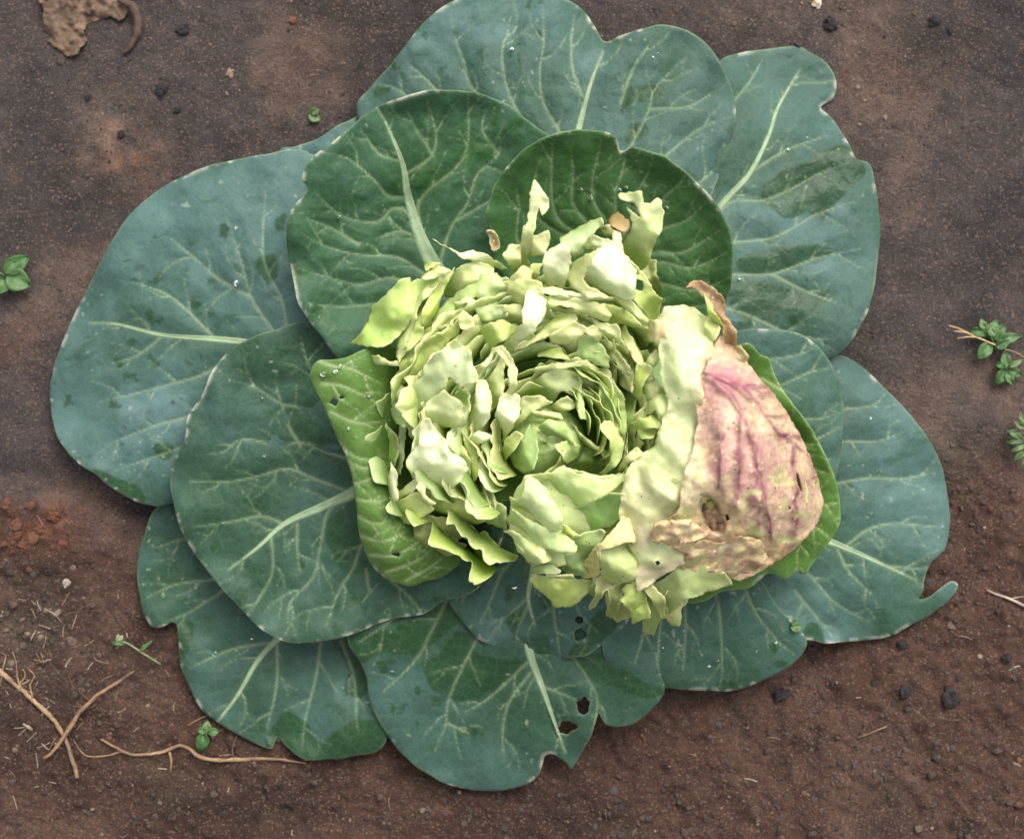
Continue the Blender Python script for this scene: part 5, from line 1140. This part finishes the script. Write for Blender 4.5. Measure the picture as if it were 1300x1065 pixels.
# small weeds
def leaflet(root, x, y, z, L, W, ang, col, name='leaflet', droop=.25, seed=0, notch=0):
    """one blade: base at x,y pointing along ang (degrees, image up = 90)"""
    n, m = 14, 9; V = []; cols = []; a = R(ang); ca, sa = math.cos(a), -math.sin(a)
    for i in range(n + 1):
        f = i / n; w_ = W * (math.sin(math.pi * min(1, f ** .75)) ** .8) * .5 + .05
        for j in range(m):
            s = (j / (m - 1) - .5) * 2; u = f * L - notch * L * (1 - abs(s)) * (f > .9)
            zz = z + L * .35 * math.sin(f * 2.2) * (.5) - droop * L * f * f + abs(s) * W * .16 + .6 * math.sin(seed + f * 9 + s * 3)
            V.append((x + ca * u - sa * s * w_, y + sa * u + ca * s * w_, zz)); k = 1 + .25 * random.uniform(-1, 1) * .4 + (.45 if abs(s) < .1 else 0); cols.append(np.array(col) * k)
    F = [(i * m + j, (i + 1) * m + j, (i + 1) * m + j + 1, i * m + j + 1) for i in range(n) for j in range(m - 1)]
    V = np.array(V); o = obj_from(name, wp(V[:, 0], V[:, 1], V[:, 2]), F, WEED, None, np.array(cols), None, .8); rep(o, root); return o
G1 = (.04, .11, .022); G2 = (.075, .16, .045); G3 = (.12, .20, .07)
cl = empty('clover', -2, 352, 0); tag(cl, 'small clover with three round leaflets at the soil edge', 'clover')
leaflet(cl, 4, 346, 16, 40, 24, 32, G1, seed=1); leaflet(cl, 8, 350, 17, 34, 30, -22, G2, seed=2); leaflet(cl, 6, 353, 15, 24, 24, -120, G2, seed=3); leaflet(cl, 5, 347, 18, 28, 14, 45, G2, seed=4)
rep(tube('stem', [(-30, 338, 4), (-10, 342, 12), (6, 350, 16)], [1.2, 1], WEED, None, G3), cl)
wd = empty('weed', 1262, 430, 0); tag(wd, 'leafy green weed behind the dry grass stem', 'weed')
for i, (x, y, L, W, a, c) in enumerate(((1255, 428, 22, 18, 120, G1), (1256, 430, 26, 17, 70, G2), (1262, 432, 26, 15, 55, G1), (1268, 432, 30, 14, 12, G2), (1258, 436, 26, 18, 230, G2), (1252, 424, 22, 13, 165, G1), (1260, 428, 14, 11, 95, G3), (1264, 440, 20, 14, 20, G1), (1250, 418, 14, 10, 110, G3))):
    leaflet(wd, x, y, 8 + i, L, W, a, c, seed=i)
rep(tube('stem', [(1264, 445, 1), (1262, 436, 8), (1258, 428, 14)], [1.4, 1.0], WEED, None, G3), wd)
wd2 = empty('weed', 1278, 468, 0); tag(wd2, 'little green weed below the dry grass stem', 'weed')
for i, (x, y, L, W, a, c) in enumerate(((1278, 468, 24, 14, 95, G2), (1277, 470, 22, 15, 235, G1), (1280, 470, 20, 12, -20, G1), (1279, 472, 18, 12, -70, G2), (1276, 466, 14, 9, 160, G1), (1282, 466, 18, 8, 30, G3))): leaflet(wd2, x, y, 6 + i, L, W, a, c, seed=i + 20)
rep(tube('stem', [(1281, 474, 1), (1279, 470, 7)], [1.2, 1], WEED, None, G3), wd2)
fw = empty('feathery_weed', 1305, 560, 0); tag(fw, 'pale feathery weed with narrow leaves at the soil edge', 'weed')
for i, (x, y, L, W, a) in enumerate(((1296, 550, 20, 6, 170), (1296, 551, 18, 6, 195), (1300, 560, 24, 6, 185), (1302, 566, 20, 6, 200), (1298, 574, 16, 6, 225), (1300, 545, 16, 7, 140), (1306, 572, 20, 6, 215), (1294, 556, 16, 5, 150), (1304, 580, 16, 6, 240), (1300, 540, 18, 6, 110))): leaflet(fw, x, y, 8 + i * .7, L, W, a, G3 if i % 2 else G2, seed=i + 40)
rep(tube('stem', [(1330, 575, 2), (1308, 562, 9), (1293, 552, 12)], [1.3, .8], WEED, None, G3), fw)
for (x, y, L, W, a, label, nm) in ((392, 146, 17, 13, -25, 'torn scrap of yellow-green leaf on soil by the pale leaf edge', 'leaf_scrap'), (1004, 797, 15, 13, 10, 'round light green seedling leaf between two blue-green leaves', 'seedling')):
    r_ = empty(nm, x, y, 0); tag(r_, label, nm.replace('_', ' ')); leaflet(r_, x, y, soil_z(x, y) + (5 if nm == 'leaf_scrap' else 72), L, W, a, G3, 'blade', 0.05); leaflet(r_, x + 3, y - 1, soil_z(x, y) + (8 if nm == 'leaf_scrap' else 69), L * .7, W * .8, a + 60, G2, 'blade', .05)
    if nm == 'seedling': rep(tube('stem', [(x - 2, y + 2, 2), (x, y, 70)], [1.2, .9], WEED, None, G3), r_)
sp = empty('weed_sprig', 180, 826, 0); tag(sp, 'wilting pale sprig lying on brown soil', 'weed')
rep(tube('stem', [(143, 818, 6), (158, 815, 9), (180, 828, 9), (204, 843, 5)], [1.0, 1.3, 1.2, .8], WEED, None, (.22, .27, .11)), sp)
for i, (x, y, L, W, a, c) in enumerate(((152, 816, 12, 8, 100, (.26, .3, .15)), (158, 817, 18, 6, 175, G2), (178, 826, 20, 5, 42, G2), (150, 812, 8, 7, 40, (.3, .34, .2)))): leaflet(sp, x, y, 9 + i, L, W, a, c, seed=i + 60)
sg = empty('seedling', 262, 942, 0); tag(sg, 'small seedling with pale centre under the lowest leaf edge', 'seedling')
for i, (x, y, L, W, a, c) in enumerate(((262, 930, 16, 12, 85, G3), (264, 930, 15, 11, 10, G2), (260, 932, 22, 18, 250, G1), (262, 928, 12, 10, 170, G2))): leaflet(sg, x, y, 7 + i, L, W, a, c, seed=i + 70)
rep(tube('stem', [(262, 950, 1), (262, 938, 5), (262, 930, 9)], [1.2, .9], WEED, None, G3), sg)

# water beads
def build_beads():
    spots = [(737, 240, 3.2, 113), (786, 241, 3.4, 113), (795, 238, 2.8, 113), (846, 263, 3.4, 113), (750, 250, 4.5, 113), (432, 465, 3, 114), (426, 472, 3.6, 114), (410, 475, 4.5, 114), (468, 503, 2.4, 114), (443, 544, 2.6, 114),
             (653, 745, 3.5, 109), (600, 740, 3.5, 109), (585, 735, 4, 109), (960, 826, 3, 106), (985, 815, 2.5, 106), (900, 845, 2.5, 106), (985, 205, 2.6, 102), (1000, 190, 2.2, 102), (650, 63, 3.2, 107), (300, 290, 3, 108), (300, 360, 4.5, 108), (430, 275, 3, 112)]
    for sd, (x0, x1, y0, y1), n in ((108, (110, 380, 230, 560), 26), (111, (250, 430, 460, 780), 22), (107, (520, 900, 20, 160), 20), (102, (930, 1090, 100, 400), 18), (105, (1040, 1180, 520, 760), 14), (103, (230, 450, 800, 920), 20), (104, (480, 720, 850, 950), 16), (112, (400, 640, 150, 300), 14), (106, (800, 990, 790, 860), 12)):
        for _ in range(n // 3): spots.append((rng.uniform(x0, x1), rng.uniform(y0, y1), float(min(3.2, rng.lognormal(.25, .4))), sd))
    V = []; F = []; n, m = 6, 12
    for x, y, r, sd in spots:
        a = np.array([x]), np.array([y]); z = float(SURF[sd](a[0], a[1], np.array([30.]), np.array([14.]))[0]); b = len(V)
        q = rng.uniform(.8, 1.25)
        for i in range(n + 1):
            t = math.pi * .62 * i / n
            for j in range(m):
                p = 2 * math.pi * j / m; V.append(wp(np.float64(x + r * q * math.sin(t) * math.cos(p)), np.float64(y + r / q * math.sin(t) * math.sin(p)), np.float64(z + .25 * r + r * .55 * math.cos(t))))
        for i in range(n):
            for j in range(m): F.append((b + i * m + j, b + (i + 1) * m + j, b + (i + 1) * m + (j + 1) % m, b + i * m + (j + 1) % m))
        F.append(tuple(b + n * m + j for j in range(m)))
    o = obj_from('water_beads', np.array(V), F, WATER); tag(o, 'tiny clear water beads dotted over the cabbage leaves', 'water beads', kind='stuff')
build_beads()
